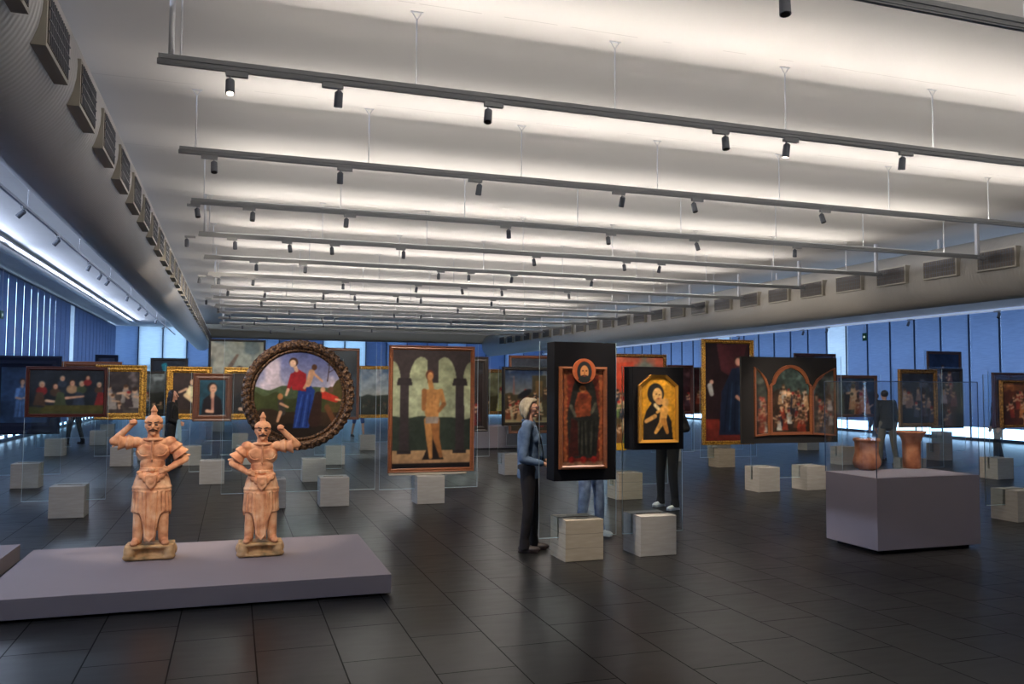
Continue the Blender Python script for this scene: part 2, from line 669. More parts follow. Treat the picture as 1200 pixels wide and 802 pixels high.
# downstand wall at the far end
bm = bmesh.new(); add_box(bm, -2.2, XR, 46.6, 46.8, 4.16, ZC)
struct(finish('wall_far', bm, MT['wall']))
# window head beam on the right, rail trims on both sides
bm = bmesh.new()
add_box(bm, 17.55, 17.75, YB, 46.5, 3.66, 3.98)
struct(finish('trim_1', bm, MT['trim']))
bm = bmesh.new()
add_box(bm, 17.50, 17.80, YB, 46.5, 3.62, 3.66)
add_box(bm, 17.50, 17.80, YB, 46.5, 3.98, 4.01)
struct(finish('trim_2', bm, emit_mat('glowing_trim', (190, 208, 240), 0.45)))  # glow added to plain beam trim so its edges read bright
# hangers of that beam are built into the ceiling
bm = bmesh.new()
for k in range(12):
    add_box(bm, 17.6, 17.7, -4 + 4.2 * k, -3.94 + 4.2 * k, 4.01, ZC)
struct(finish('trim_3', bm, MT['white_metal']))
# left perimeter cove: small step and a long white rounded trunking
bm = bmesh.new(); add_box(bm, -4.86, -4.80, YB, 46.5, ZC - .05, ZC)
struct(finish('trim_4', bm, MT['trim']))
bm = bmesh.new(); add_cyl(bm, (-5.12, YB, ZC - .075), (-5.12, 46.5, ZC - .075), .075, n=16)
struct(finish('trim_5', bm, MT['white_metal'], smooth=True))
bm = bmesh.new(); add_box(bm, XL, XL + .12, YB, 46.5, ZC - .10, ZC - .02)
struct(finish('trim_6', bm, MT['mullion']))

for k in range(4):
    ld = bpy.data.lights.new('batten_and_fill_lamp', 'AREA')
    ld.shape = 'RECTANGLE'; ld.size = 11.5; ld.size_y = .05; ld.energy = 300
    ld.color = (.62, .74, 1.0)
    lo = bpy.data.objects.new('batten_and_fill_lamp', ld); C.objects.link(lo)
    lo.location = (-5.03, 3.5 + 12 * k, ZC - .13)
    lo.rotation_euler = (math.radians(90), 0, math.radians(-90))
    lo.parent = bpy.data.objects['trim_5']
    ld = bpy.data.lights.new('batten_and_fill_lamp', 'AREA')  # unseen fill lamp, added to brighten the ceiling beyond the right duct
    ld.shape = 'RECTANGLE'; ld.size = 11.5; ld.size_y = .05; ld.energy = 110
    ld.color = (.55, .72, 1.0)
    lo = bpy.data.objects.new('batten_and_fill_lamp', ld); C.objects.link(lo)
    lo.location = (17.65, 3.5 + 12 * k, 4.03)
    lo.rotation_euler = (math.radians(150), 0, math.radians(90))
    lo.parent = bpy.data.objects['trim_2']

# blinds --------------------------------------------------------------
def blind_run(side, x, ys, gap, zt, zb, mats, label, group):
    for i, y0 in enumerate(ys[:-1]):
        y1 = ys[i + 1]
        m = mats(i, y0)
        if m is None:
            continue
        bm = bmesh.new()
        t = 0.012
        n = 8
        # slightly bellied fabric drop
        for a in range(n):
            ya = y0 + gap / 2 + (y1 - y0 - gap) * a / n
            yb = y0 + gap / 2 + (y1 - y0 - gap) * (a + 1) / n
            ba = 0.02 * math.sin(PI * a / n)
            bb = 0.02 * math.sin(PI * (a + 1) / n)
            v = [bm.verts.new((x + ba, ya, zb)), bm.verts.new((x + bb, yb, zb)), bm.verts.new((x + bb, yb, zt)), bm.verts.new((x + ba, ya, zt))]
            bm.faces.new(v)
        bmesh.ops.remove_doubles(bm, verts=bm.verts, dist=1e-4)
        o = finish('window_blind', bm, m, None, smooth=True)
        s = o.modifiers.new('thickness', 'SOLIDIFY')
        s.thickness = 0.004
        tag(o, label(i, m), 'blind', group)
        b = box('bottom_bar', x - .012, x + .032, y0 + gap / 2, y1 - gap / 2, zb - .03, zb, MT['white_metal'], o)


PR = 1.17
XB = XR - .15
ysr = [y for y in (on_x(1138, 430, XB).y + PR * k for k in range(-23, 40)) if YB + .1 < y < 49.7]
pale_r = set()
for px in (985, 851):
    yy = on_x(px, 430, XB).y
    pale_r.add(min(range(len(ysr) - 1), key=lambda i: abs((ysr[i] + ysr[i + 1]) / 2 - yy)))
semi = min(range(len(ysr) - 1), key=lambda i: abs((ysr[i] + ysr[i + 1]) / 2 - on_x(1155, 430, XB).y))
blind_run('r', XB, ysr, 0.004, 4.80, 0.48,
          lambda i, y: MT['blind_pale'] if (i in pale_r) else MT['blind_r'],
          lambda i, m: ('pale backlit window blind brighter than its neighbours on the right window wall' if m is MT['blind_pale']
                        else 'tall blue translucent blind hanging in the right window wall'), 'blinds on the right window wall')
ysl = [y for y in (6.0 + .95 * k for k in range(-14, 60)) if YB + .1 < y < 49.7]
gl = min(range(len(ysl) - 1), key=lambda i: abs(ysl[i] - on_x(81, 400, XL + .15).y))
yl2 = list(ysl); yl2[gl] += 0.0
blind_run('l', -6.16, yl2, 0.05, 4.80, 0.25,
          lambda i, y: MT['blind_pale'] if i == gl else MT['blind_l'],
          lambda i, m: ('pale bright blind strip in the left window wall' if m is MT['blind_pale'] else
                        'tall slate-blue vertical blind hanging in the left window wall'), 'blinds on the left window wall')
# window frames behind the blinds
for n_, (x, ys) in enumerate(((XR - .02, ysr), (-6.29, ysl))):
    bm = bmesh.new()
    for y in ys:
        if n_ == 0:
            add_box(bm, XB - .09, XB - .05, y - .018, y + .018, 0, ZC)
        else:
            add_box(bm, x - .04, x + .04, y - .035, y + .035, 0, ZC)
    add_box(bm, x - .04, x + .04, ys[0], YF, 0, 0.10)
    add_box(bm, x - .04, x + .04, ys[0], YF, ZC - .12, ZC)
    struct(finish('window_%d' % (n_ + 1), bm, MT['mullion']))
# far window wall
bm = bmesh.new()
xx = XL
fx = []
while xx < XR:
    add_box(bm, xx - .04, xx + .04, YF - .05, YF + .05, 0, ZC)
    fx.append(xx)
    xx += 1.25
add_box(bm, XL, XR, YF - .05, YF + .05, 0, 0.1)
add_box(bm, XL, XR, YF - .05, YF + .05, 2.6, 2.68)
fw_ = struct(finish('window_3', bm, MT['mullion']))
bm = bmesh.new(); add_box(bm, XL, XR, YF + .06, YF + .07, 0.05, ZC)
finish('pane', bm, MT['glass'], fw_)
for i, x in enumerate(fx[:-1]):
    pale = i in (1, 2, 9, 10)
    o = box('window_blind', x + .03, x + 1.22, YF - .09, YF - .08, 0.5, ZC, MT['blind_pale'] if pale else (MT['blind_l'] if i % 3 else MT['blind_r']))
    tag(o, 'pale backlit blind in the far end window wall' if pale else 'blue translucent blind across the far end window wall', 'blind', 'blinds on the far window wall')
# solid ends of side walls behind the camera
for nm, x in (('wall_left', XL - .1), ('wall_right', XR + .1)):
    bm = bmesh.new(); add_box(bm, x - .05, x + .05, YB, ysr[0] if nm == 'wall_right' else ysl[0], 0, ZC)
    struct(finish(nm, bm, MT['wall']))

# ------------------------------------------------------------------ ducts and vents
def duct(name, xc, zc, a, b, label, side, vent_x, vz0, vz1, vy, pitch, nv, vlen):
    root = empty(name, (xc, 0, zc - b), 0, label, 'air duct')
    bm = bmesh.new()
    n = 40
    A = [bm.verts.new((a * math.cos(2 * PI * i / n), YB + .3, b + b * math.sin(2 * PI * i / n))) for i in range(n)]
    B = [bm.verts.new((a * math.cos(2 * PI * i / n), 46.55, b + b * math.sin(2 * PI * i / n))) for i in range(n)]
    for i in range(n):
        j = (i + 1) % n
        bm.faces.new((A[i], B[i], B[j], A[j]))
    bm.faces.new(A); bm.faces.new(B[::-1])
    bmesh.ops.recalc_face_normals(bm, faces=bm.faces)
    finish('duct_body', bm, MT['duct_pale'] if side == 1 else MT['duct'], root, smooth=True)
    # strap hangers
    for k in range(9):
        y = -3 + 5.6 * k
        bmh = bmesh.new()
        add_box(bmh, -.02, .02, y, y + .04, 2 * b - .01, ZC - (zc - b))
        finish('hanger', bmh, MT['white_metal'], root)
    s = side
    base = vent_x - xc
    ofs = vz0 - (zc - b), vz1 - (zc - b)
    vm = gm = None
    for k in range(nv):
        yf = vy + pitch * k
        y0, y1 = yf - vlen, yf
        if vm is None:
            bm = bmesh.new()
            # housing: open-faced box reaching back into the duct
            add_box(bm, min(base, base - s * .34), max(base, base - s * .34), -vlen - .03, .03, ofs[0] - .03, ofs[1] + .03)
            v = finish('vent', bm, MT['vent'], root)
            bm = bmesh.new()
            gx0, gx1 = (base, base + s * .006)
            add_box(bm, min(gx0, gx1), max(gx0, gx1), -vlen, 0, ofs[0], ofs[1])
            g = finish('grille', bm, MT['grille'], v)
            bm = bmesh.new()
            q0, q1 = sorted((base + s * .006, base + s * .014))
            for j in range(1, 14):
                yy = -vlen + vlen * j / 14
                add_box(bm, q0, q1, yy - .004, yy + .004, ofs[0], ofs[1])
            for j in range(1, 4):
                zz = ofs[0] + (ofs[1] - ofs[0]) * j / 4
                add_box(bm, q0, q1, -vlen, 0, zz - .004, zz + .004)
            gb = finish('louvre', bm, MT['spot_grey'], v)
            vm, gm, lm = v, g, gb
            v.location.y = yf
        else:
            v = vm.copy(); C.objects.link(v); v.parent = root; v.location = (0, yf, 0)
            for q in (gm, lm):
                g = q.copy(); C.objects.link(g); g.parent = v
    return root


duct('air_duct', -1.651, 4.07, .49, .60, 'fat ribbed air duct with boxed grilles running along the left of the ceiling', 1,
     -1.14, 3.80, 4.10, on_x(79, 95, -1.14).y - 2 * 1.17, 1.17, 36, .66)
duct('air_duct', 14.22, 4.07, .52, .62, 'beige air duct with a row of grilles below the right end of the tracks', -1,
     13.62, 4.0, 4.33, on_x(1146, 318, 13.62).y - 6 * 1.33, 1.33, 30, .80)

# ------------------------------------------------------------------ lighting tracks
ORD = ['first', 'second', 'third', 'fourth', 'fifth', 'sixth', 'seventh', 'eighth', 'ninth', 'tenth', 'eleventh', 'twelfth', 'thirteenth', 'fourteenth', 'fifteenth']
E_MAIN, E_WING = 55.0, 52.0
SPOT = {0: [930, 180, 330], 1: [275, 388, 578, 845, 927, 1062], 2: [245, 404, 557, 725, 817, 966],  # last two on the corner track are added, unseen, for frontal statue light
        3: [228, 293, 411, 593, 716, 813, 933], 4: [225, 274, 338, 394, 471, 629, 734, 775],
        5: [300, 357, 518, 553, 603, 691], 6: [240, 257, 297, 407, 492, 545, 591, 665],
        7: [273, 316, 384, 416, 466, 493, 579], 8: [248, 312, 370, 421, 540, 590],
        9: [258, 344, 466, 497], 10: [272, 315, 379, 397, 529], 11: [304, 384, 470], 12: [290, 350, 440], 13: [320, 400]}
LY_ = {0: 5}


def make_spot_parts():
    bm = bmesh.new()
    add_box(bm, -.085, .085, -.018, .018, -.035, 0)
    a = finish('adapter', bm, MT['grey_metal'])
    bm = bmesh.new()
    add_cyl(bm, (0, 0, 0), (0, 0, -.05), .009, n=8)
    s = finish('stem', bm, MT['grey_metal'])
    bm = bmesh.new()
    add_cyl(bm, (0, 0, .035), (0, 0, -.085), .034, .036, n=20)
    add_cyl(bm, (0, 0, .035), (0, 0, .05), .03, .018, n=20)
    h = finish('lamp_head', bm, MT['spot_grey'], smooth=False)
    bm = bmesh.new()
    add_cyl(bm, (0, 0, -.0855), (0, 0, -.088), .028, n=20)
    l = finish('lens', bm, MT['eye'])
    return a, s, h, l


proto = make_spot_parts()
first_spot = [True]
spot_roots = {}


def place_spot(pos, yawz, tilt, label, group, lit=False, along='x'):
    root = empty('track_spotlight', pos, 0 if along == 'x' else PI / 2, label, 'spotlight', group)
    a, s, h, l = proto
    if not first_spot[0]:
        a, s, h, l = [o.copy() for o in proto]
        for o in (a, s, h, l):
            C.objects.link(o)
    first_spot[0] = False
    a.parent = root
    sgn = random.choice((-1, 1))
    s.parent = root; s.location = (.05 * sgn, 0, -.03)
    h.parent = root; h.location = (.05 * sgn, 0, -.10)
    h.rotation_euler = (tilt * math.cos(yawz), tilt * math.sin(yawz), 0)
    l.parent = h
    if lit:
        bm = bmesh.new()
        add_cyl(bm, (0, 0, -.0865), (0, 0, -.0895), .026, n=20)
        # lit lens instead of the dark one
        l2 = finish('lens', bm, MT['lens'], h)
    return root


for n in range(-1, 14):
    Y = TRACK_Y1 + (n - 1) * TRACK_S
    if n == -1:
        nice = 'hidden'
    nm = {0: 'grey lighting track crossing the top right corner of the picture', -1: 'lighting track above the photographer'}.get(
        n, 'grey ceiling lighting track on thin rods, %s from the front of the hall' % ORD[max(n - 1, 0)])
    root = empty('lighting_track', (0, Y, ZT), 0, nm, 'lighting track', 'lighting tracks across the ceiling')
    x0, x1 = -0.62, 13.55
    bm = bmesh.new()
    add_box(bm, x0, x1, -.022, .022, -.014, .014)
    add_box(bm, x0, x1, -.014, .014, -.026, -.014)
    finish('rail', bm, MT['grey_metal'], root)
    bm = bmesh.new()
    add_box(bm, x0 + .01, x1 - .05, -.034, .034, .014, .018)
    add_box(bm, x0 + .01, x1 - .05, .028, .034, .018, .066)
    add_box(bm, x0 + .01, x1 - .05, -.034, -.031, .018, .050)
    add_box(bm, x0 + .01, x1 - .05, .034, .056, .062, .066)
    finish('uplight_trough', bm, MT['grey_metal'], root)
    rm = None
    for k in range(8):
        X = -0.45 + 1.86 * k
        if X > 13.5:
            break
        if rm is None:
            bm = bmesh.new()
            add_cyl(bm, (0, 0, .02), (0, 0, ZC - ZT - .07), .007, n=8)
            add_cyl(bm, (0, 0, ZC - ZT - .07), (-.045, 0, ZC - ZT), .004, n=6)
            add_cyl(bm, (0, 0, ZC - ZT - .07), (.045, 0, ZC - ZT), .004, n=6)
            add_box(bm, -.055, .055, -.012, .012, ZC - ZT - .006, ZC - ZT)
            rm = finish('suspension_rod', bm, MT['white_metal'], root)
            rm.location = (X, 0, 0)
        else:
            r_ = rm.copy(); C.objects.link(r_); r_.parent = root; r_.location = (X, 0, 0)
    if n % 3 == 1:
        bm = bmesh.new(); add_cyl(bm, (-.52, 0, .03), (-.52, 0, ZC - ZT), .022, n=12)
        finish('conduit', bm, MT['white_metal'], root, smooth=True)
    if n >= 3:
        bm = bmesh.new(); add_box(bm, 13.35, 13.41, -.03, .03, .0, ZC - ZT)
        finish('conduit', bm, MT['white_metal'], root)
    if n <= 12:
        for (ly, lz, sz, en, tilt) in ((.015, .024, .012, E_MAIN, 46), (-.022, .056, .012, E_WING, 78), (.042, .078, .012, E_WING * .5, -82)):  # main uplight, then two wing lamps added to lift the ceiling between tracks
            ld = bpy.data.lights.new('uplight_and_fill', 'AREA')
            ld.shape = 'RECTANGLE'
            ld.size = 12.9
            ld.size_y = sz
            ld.energy = en
            ld.color = (1.0, 0.93, 0.86)
            lo = bpy.data.objects.new('uplight_and_fill', ld)
            C.objects.link(lo)
            lo.parent = root
            lo.location = (6.15, ly, lz)
            lo.rotation_euler = (PI + math.radians(tilt), 0, 0)
    for q, px in enumerate(sorted(SPOT.get(n, []))):
        X = on_y(px, 200, Y).x
        lab = ('small grey spotlight on the %s ceiling track from the front, %s from its left end' % (ORD[n - 1], ORD[q])) if n >= 1 else \
            ('dark spotlight at the very top edge, right of centre' if px == 930 else 'added unseen spotlight on the corner track, %s of the two lighting the clay warriors' % ORD[q])
        spot_roots[(n, px)] = place_spot((X, Y, ZT - .026), random.uniform(-.5, .5) + (PI if random.random() < .5 else 0), random.uniform(.15, .5), lab,
                                         'spotlights on the ceiling tracks', lit=((n, px) in {(1, 275), (1, 927), (5, 553), (5, 691)}))

# side rails (left aisle, right aisle)
root = empty('lighting_track', (-2.86, 0, 4.2), 0, 'long lighting track along the left aisle beside the duct', 'lighting track')
bm = bmesh.new(); add_box(bm, -.018, .018, 3, 45, -.02, .02)
finish('rail', bm, MT['white_metal'], root)
for k in range(10):
    bm = bmesh.new(); add_cyl(bm, (0, 5 + 4.2 * k, .02), (0, 5 + 4.2 * k, ZC - 4.2), .007, n=8)
    finish('suspension_rod', bm, MT['white_metal'], root)
for q, (px, py) in enumerate([(27, 255), (68, 288), (104, 315), (118, 323), (126, 332), (149, 350), (164, 362), (172, 369), (183, 377), (192, 385)]):
    Y = on_x(px, py, -2.86).y
    place_spot((-2.86, Y, 4.18), 0, random.uniform(.2, .8), 'small white-lit spotlight on the left aisle track, %s from the near end' % ORD[q],
               'spotlights along the left aisle', along='y', lit=False)
for q, (px, py) in enumerate([(1168, 343), (1066, 358), (970, 371), (1010 - 70, 373), (865, 388)]):
    Y = on_x(px, py, 17.65).y
    place_spot((17.65, Y, 3.62), 0, .4, 'tiny dark spotlight under the right window beam, %s from the near end' % ORD[q],
               'spotlights under the right window beam', along='y')

# ------------------------------------------------------------------ painted canvases
class Canvas:
    """colour field painted with brush shapes; x runs 0..asp, y 0..1 upward"""
    def __init__(s, w, h, cells):
        s.asp = w / h
        s.ny = max(8, int(cells))
        s.nx = max(6, int(cells * s.asp))
        s.X, s.Y = np.meshgrid(np.linspace(0, s.asp, s.nx + 1), np.linspace(0, 1, s.ny + 1))
        s.px = 1.0 / s.ny
        s.c = np.zeros(s.X.shape + (3,))

    def mix(s, mask, col):
        m = np.clip(mask, 0, 1)[..., None]
        s.c = s.c * (1 - m) + np.array(col, float) * m

    def fill(s, col):
        s.c[:] = col

    def band(s, y0, y1, c0, c1):
        t = np.clip((s.Y - y0) / (y1 - y0), 0, 1)[..., None]
        m = ((s.Y >= y0 - 1e-6) & (s.Y <= y1 + 1e-6))[..., None]
        col = np.array(c0, float) * (1 - t) + np.array(c1, float) * t
        s.c = np.where(m, col, s.c)

    def ell(s, cx, cy, rx, ry, col, a=0.0, soft=None):
        ca, sa = math.cos(a), math.sin(a)
        dx, dy = s.X - cx, s.Y - cy
        u = (dx * ca + dy * sa) / rx
        v = (-dx * sa + dy * ca) / ry
        d = np.sqrt(u * u + v * v)
        w = (soft or s.px) / min(rx, ry)
        s.mix((1 - d) / w + .5, col)

    def cap(s, x0, y0, x1, y1, r0, r1, col):
        dx, dy = x1 - x0, y1 - y0
        L = dx * dx + dy * dy + 1e-9
        t = np.clip(((s.X - x0) * dx + (s.Y - y0) * dy) / L, 0, 1)
        d = np.hypot(s.X - x0 - t * dx, s.Y - y0 - t * dy) - (r0 + (r1 - r0) * t)
        s.mix(-d / s.px + .5, col)

    def poly(s, pts, col):
        inside = np.zeros(s.X.shape, bool)
        n = len(pts)
        for i in range(n):
            x0, y0 = pts[i]; x1, y1 = pts[(i + 1) % n]
            if y0 == y1:
                continue
            c = ((y0 > s.Y) != (y1 > s.Y)) & (s.X < (x1 - x0) * (s.Y - y0) / (y1 - y0) + x0)
            inside ^= c
        s.mix(inside.astype(float), col)

    def noise(s, amt, sc=10, seed=0):
        rs = np.random.RandomState(seed)
        g = rs.rand(int(sc) + 3, int(sc * s.asp) + 3)
        gx = s.X * sc * .999; gy = s.Y * sc * .999
        ix = np.clip(gx.astype(int), 0, g.shape[1] - 2); iy = np.clip(gy.astype(int), 0, g.shape[0] - 2)
        fx = gx - ix; fy = gy - iy
        v = g[iy, ix] * (1 - fx) * (1 - fy) + g[iy, ix + 1] * fx * (1 - fy) + g[iy + 1, ix] * (1 - fx) * fy + g[iy + 1, ix + 1] * fx * fy
        s.c = s.c * (1 + amt * (v[..., None] * 2 - 1))
        return v

    def clouds(s, y0, col, thr=.5, sc=7, seed=1):
        keep = s.c.copy()
        s.c = np.ones_like(s.c)
        v = s.noise(0, sc, seed) * .6 + s.noise(0, sc * 2.3, seed + 5) * .4
        s.c = keep
        s.mix(np.clip((v - thr) * 5, 0, .8) * (s.Y > y0), col)

    def ground(s, y, col, rough=.03, seed=3, sc=9):
        rs = np.random.RandomState(seed)
        k = rs.rand(int(sc * s.asp) + 4)
        gx = s.X * sc; ix = np.clip(gx.astype(int), 0, len(k) - 2); f = gx - ix
        f = f * f * (3 - 2 * f)
        hh = y + rough * ((k[ix] * (1 - f) + k[ix + 1] * f) * 2 - 1)
        s.mix((hh - s.Y) / s.px + .5, col)

    def robed(s, x, y, h, robe, skin=(206, 160, 124), hair=(60, 40, 28), lean=0.0, sleeve=None, wide=1.0, halo=None):
        w = h * .17 * wide
        hx = x + lean * h
        if halo:
            s.ell(hx, y + h * .90, h * .13, h * .13, halo)
        s.poly([(x - w, y), (x + w * 1.1, y), (hx + w * .62, y + h * .72), (hx + w * .25, y + h * .80), (hx - w * .25, y + h * .80), (hx - w * .62, y + h * .72)], robe)
        dk = tuple(v * .6 for v in robe); lt = tuple(min(255, v * 1.35 + 6) for v in robe)
        for k in (-.5, .1, .55):
            s.cap(x + w * k, y + h * .02, hx + w * k * .5, y + h * .45, h * .012, h * .006, dk)
            s.cap(x + w * (k + .2), y + h * .03, hx + w * (k + .2) * .5, y + h * .4, h * .008, h * .005, lt)
        sl = sleeve or lt
        s.cap(hx - w * .55, y + h * .70, hx - w * .75, y + h * .50, h * .05, h * .035, sl)
        s.cap(hx + w * .55, y + h * .70, hx + w * .8, y + h * .52, h * .05, h * .035, sl)
        s.cap(hx - w * .75, y + h * .50, hx - w * .1, y + h * .47, h * .026, h * .02, skin)
        s.cap(hx + w * .8, y + h * .52, hx + w * .2, y + h * .49, h * .026, h * .02, skin)
        s.cap(hx, y + h * .78, hx, y + h * .85, h * .028, h * .026, skin)
        s.ell(hx, y + h * .915, h * .062, h * .078, hair)
        s.ell(hx + h * .008, y + h * .895, h * .048, h * .062, skin)
        s.ell(hx - h * .012, y + h * .905, h * .008, h * .006, (60, 36, 26))
        s.ell(hx + h * .026, y + h * .905, h * .008, h * .006, (60, 36, 26))

    def head(s, x, y, r, skin, hair, coat, seed=0):
        s.ell(x, y - r * 2.3, r * 1.9, r * 1.7, coat)
        s.ell(x, y + r * .2, r * 1.05, r * 1.2, hair)
        s.ell(x + r * .12, y - r * .05, r * .78, r * .98, skin)
        s.ell(x + r * .35, y + r * .05, r * .12, r * .1, (50, 32, 24))
        s.ell(x - r * .15, y + r * .05, r * .12, r * .1, (50, 32, 24))
        s.ell(x + r * .1, y - r * .5, r * .22, r * .08, (140, 60, 50))

    def crowd(s, x0, x1, y0, y1, n, pal, size=.05, seed=0, skin=(206, 166, 132)):
        rs = random.Random(seed)
        pts = sorted([(rs.uniform(y0, y1), rs.uniform(x0, x1)) for _ in range(n)], reverse=True)
        for (y, x) in pts:
            c = rs.choice(pal)
            h = size * rs.uniform(.8, 1.25)
            s.poly([(x - h * .35, y - h), (x + h * .4, y - h), (x + h * .2, y + h * .1), (x - h * .2, y + h * .1)], c)
            s.cap(x, y - h * .2, x + rs.uniform(-.6, .6) * h, y - h * .1 + rs.uniform(-.3, .3) * h, h * .09, h * .07, skin)
            s.ell(x, y + h * .2, h * .16, h * .2, skin)
            s.ell(x, y + h * .3, h * .16, h * .12, rs.choice([(50, 34, 26), (90, 60, 36), (150, 40, 34)]))

    def patina(s, dark=.78, amt=.22, seed=17):
        k = max(6, int(s.ny / 3))
        s.noise(amt, k, seed); s.noise(amt * .8, max(4, k // 3), seed + 1)
        for _ in range(2):
            c = s.c
            p = np.pad(c, ((1, 1), (1, 1), (0, 0)), 'edge')
            s.c = (p[:-2, 1:-1] + p[2:, 1:-1] + p[1:-1, :-2] + p[1:-1, 2:] + 4 * p[1:-1, 1:-1]) / 8
        s.c = s.c * dark

    def mesh(s, name, w, h, parent, y=0.0, x=0.0, z=0.0, mask=None):
        nx, ny = s.nx + 1, s.ny + 1
        X = (s.X / s.asp - .5) * w + x
        Z = (s.Y - .5) * h + z
        co = np.stack([X, np.full_like(X, y), Z], -1).reshape(-1, 3)
        idx = np.arange(nx * ny).reshape(ny, nx)
        f = np.stack([idx[:-1, :-1], idx[:-1, 1:], idx[1:, 1:], idx[1:, :-1]], -1).reshape(-1, 4)
        if mask is not None:
            mk = mask(s)
            keep = (mk[:-1, :-1] & mk[:-1, 1:] & mk[1:, 1:] & mk[1:, :-1]).reshape(-1)
            f = f[keep]
        me = bpy.data.meshes.new(name)
        me.from_pydata(co.tolist(), [], f.tolist())
        c = np.clip(s.c, 0, 255).reshape(-1, 3) / 255.0
        lin = np.where(c <= .04045, c / 12.92, ((c + .055) / 1.055) ** 2.4)
        col = np.concatenate([lin, np.ones((len(lin), 1))], 1).astype(np.float32)
        at = me.color_attributes.new('paint', 'FLOAT_COLOR', 'POINT')
        at.data.foreach_set('color', col.ravel())
        me.materials.append(MT['paint'])
        o = bpy.data.objects.new(name, me)
        C.objects.link(o)
        o.parent = parent
        if mask is not None:
            bmx = bmesh.new(); bmx.from_mesh(me)
            loose = [v for v in bmx.verts if not v.link_faces]
            bmesh.ops.delete(bmx, geom=loose, context='VERTS')
            bmx.to_mesh(me); bmx.free()
        return o


PAL = [(150, 40, 36), (60, 80, 120), (190, 170, 130), (90, 110, 70), (200, 190, 180), (120, 80, 50), (40, 44, 60), (170, 120, 60)]


def art_tavern(c):
    c.fill((30, 36, 44)); c.noise(.25, 6, 2)
    c.ground(.16, (58, 62, 34), .02)
    pal = [(120, 36, 36), (70, 52, 40), (46, 56, 70), (150, 120, 90), (60, 70, 48)]
    for i, (x, y, r) in enumerate([(.25, .66, .06), (.52, .62, .055), (.66, .80, .05), (.86, .70, .06), (1.06, .68, .055), (1.18, .82, .045), (1.42, .66, .05), (1.58, .62, .05), (1.78, .70, .05)]):
        c.head(x, y, r, (206, 160, 130), [(150, 140, 120), (60, 40, 30)][i % 2], pal[i % 5])
    for x in (.2, .62, 1.0, 1.45, 1.7):
        c.poly([(x - .12, .2), (x + .14, .18), (x + .08, .48), (x - .05, .5)], pal[int(x * 7) % 5])
    c.cap(.75, .36, 1.1, .40, .03, .02, (200, 150, 120)); c.cap(.35, .3, .5, .28, .03, .025, (205, 170, 140))
    c.poly([(.2, .06), (1.75, .06), (1.6, .2), (.35, .2)], (70, 66, 30))


def art_portrait(bg, coat, skin, hair, shirt=None):
    def f(c):
        c.fill(bg); c.noise(.15, 5, 3)
        a = c.asp
        c.poly([(a * .08, 0), (a * .92, 0), (a * .84, .44), (a * .58, .60), (a * .42, .60), (a * .16, .44)], coat)
        if shirt:
            c.poly([(a * .46, .08), (a * .56, .08), (a * .58, .58), (a * .44, .58)], shirt)
        c.cap(a * .5, .55, a * .5, .66, .06, .05, skin)
        c.ell(a * .49, .78, .125, .145, hair)
        c.ell(a * .52, .75, .095, .125, skin)
        c.ell(a * .49, .77, .014, .01, (40, 26, 20)); c.ell(a * .57, .77, .014, .01, (40, 26, 20))
        c.ell(a * .53, .69, .03, .01, (150, 70, 60))
        c.cap(a * .3, .12, a * .52, .10, .045, .04, skin)
    return f


def art_youth(c):
    c.fill((48, 38, 36)); c.noise(.2, 5, 1)
    a = c.asp
    c.ell(a * .62, .78, .075, .085, (70, 44, 30)); c.ell(a * .61, .765, .06, .075, (220, 176, 140))
    c.poly([(a * .35, .42), (a * .8, .40), (a * .78, .66), (a * .5, .68)], (226, 210, 160))
    c.cap(a * .4, .45, a * .7, .28, .05, .06, (214, 186, 140)); c.cap(a * .7, .3, a * .66, .12, .05, .04, (200, 160, 124))
    c.cap(a * .42, .6, a * .2, .52, .03, .025, (214, 170, 134))
    c.poly([(0, 0), (a, 0), (a, .08), (0, .1)], (60, 46, 30))


def art_landscape(c):
    c.band(.4, 1, (196, 196, 190), (70, 98, 138)); c.clouds(.42, (168, 176, 188), .45, 5, 4)
    c.ground(.42, (44, 52, 44), .03, 5, 7); c.ground(.34, (34, 38, 30), .02, 8, 12)
    c.crowd(.1, c.asp - .1, .08, .3, 26, [(40, 44, 36), (70, 66, 50), (30, 30, 28), (96, 90, 70)], .05, 3, (90, 82, 66))


def art_cloudy(c):
    c.band(0, 1, (120, 112, 92), (96, 112, 118)); c.clouds(.1, (176, 172, 152), .42, 6, 9)
    c.ell(c.asp * .55, .60, .05, .05, (70, 54, 50)); c.robed(c.asp * .55, .2, .42, (110, 76, 70))
    c.cap(c.asp * .1, .3, c.asp * .5, .8, .05, .02, (118, 92, 76))


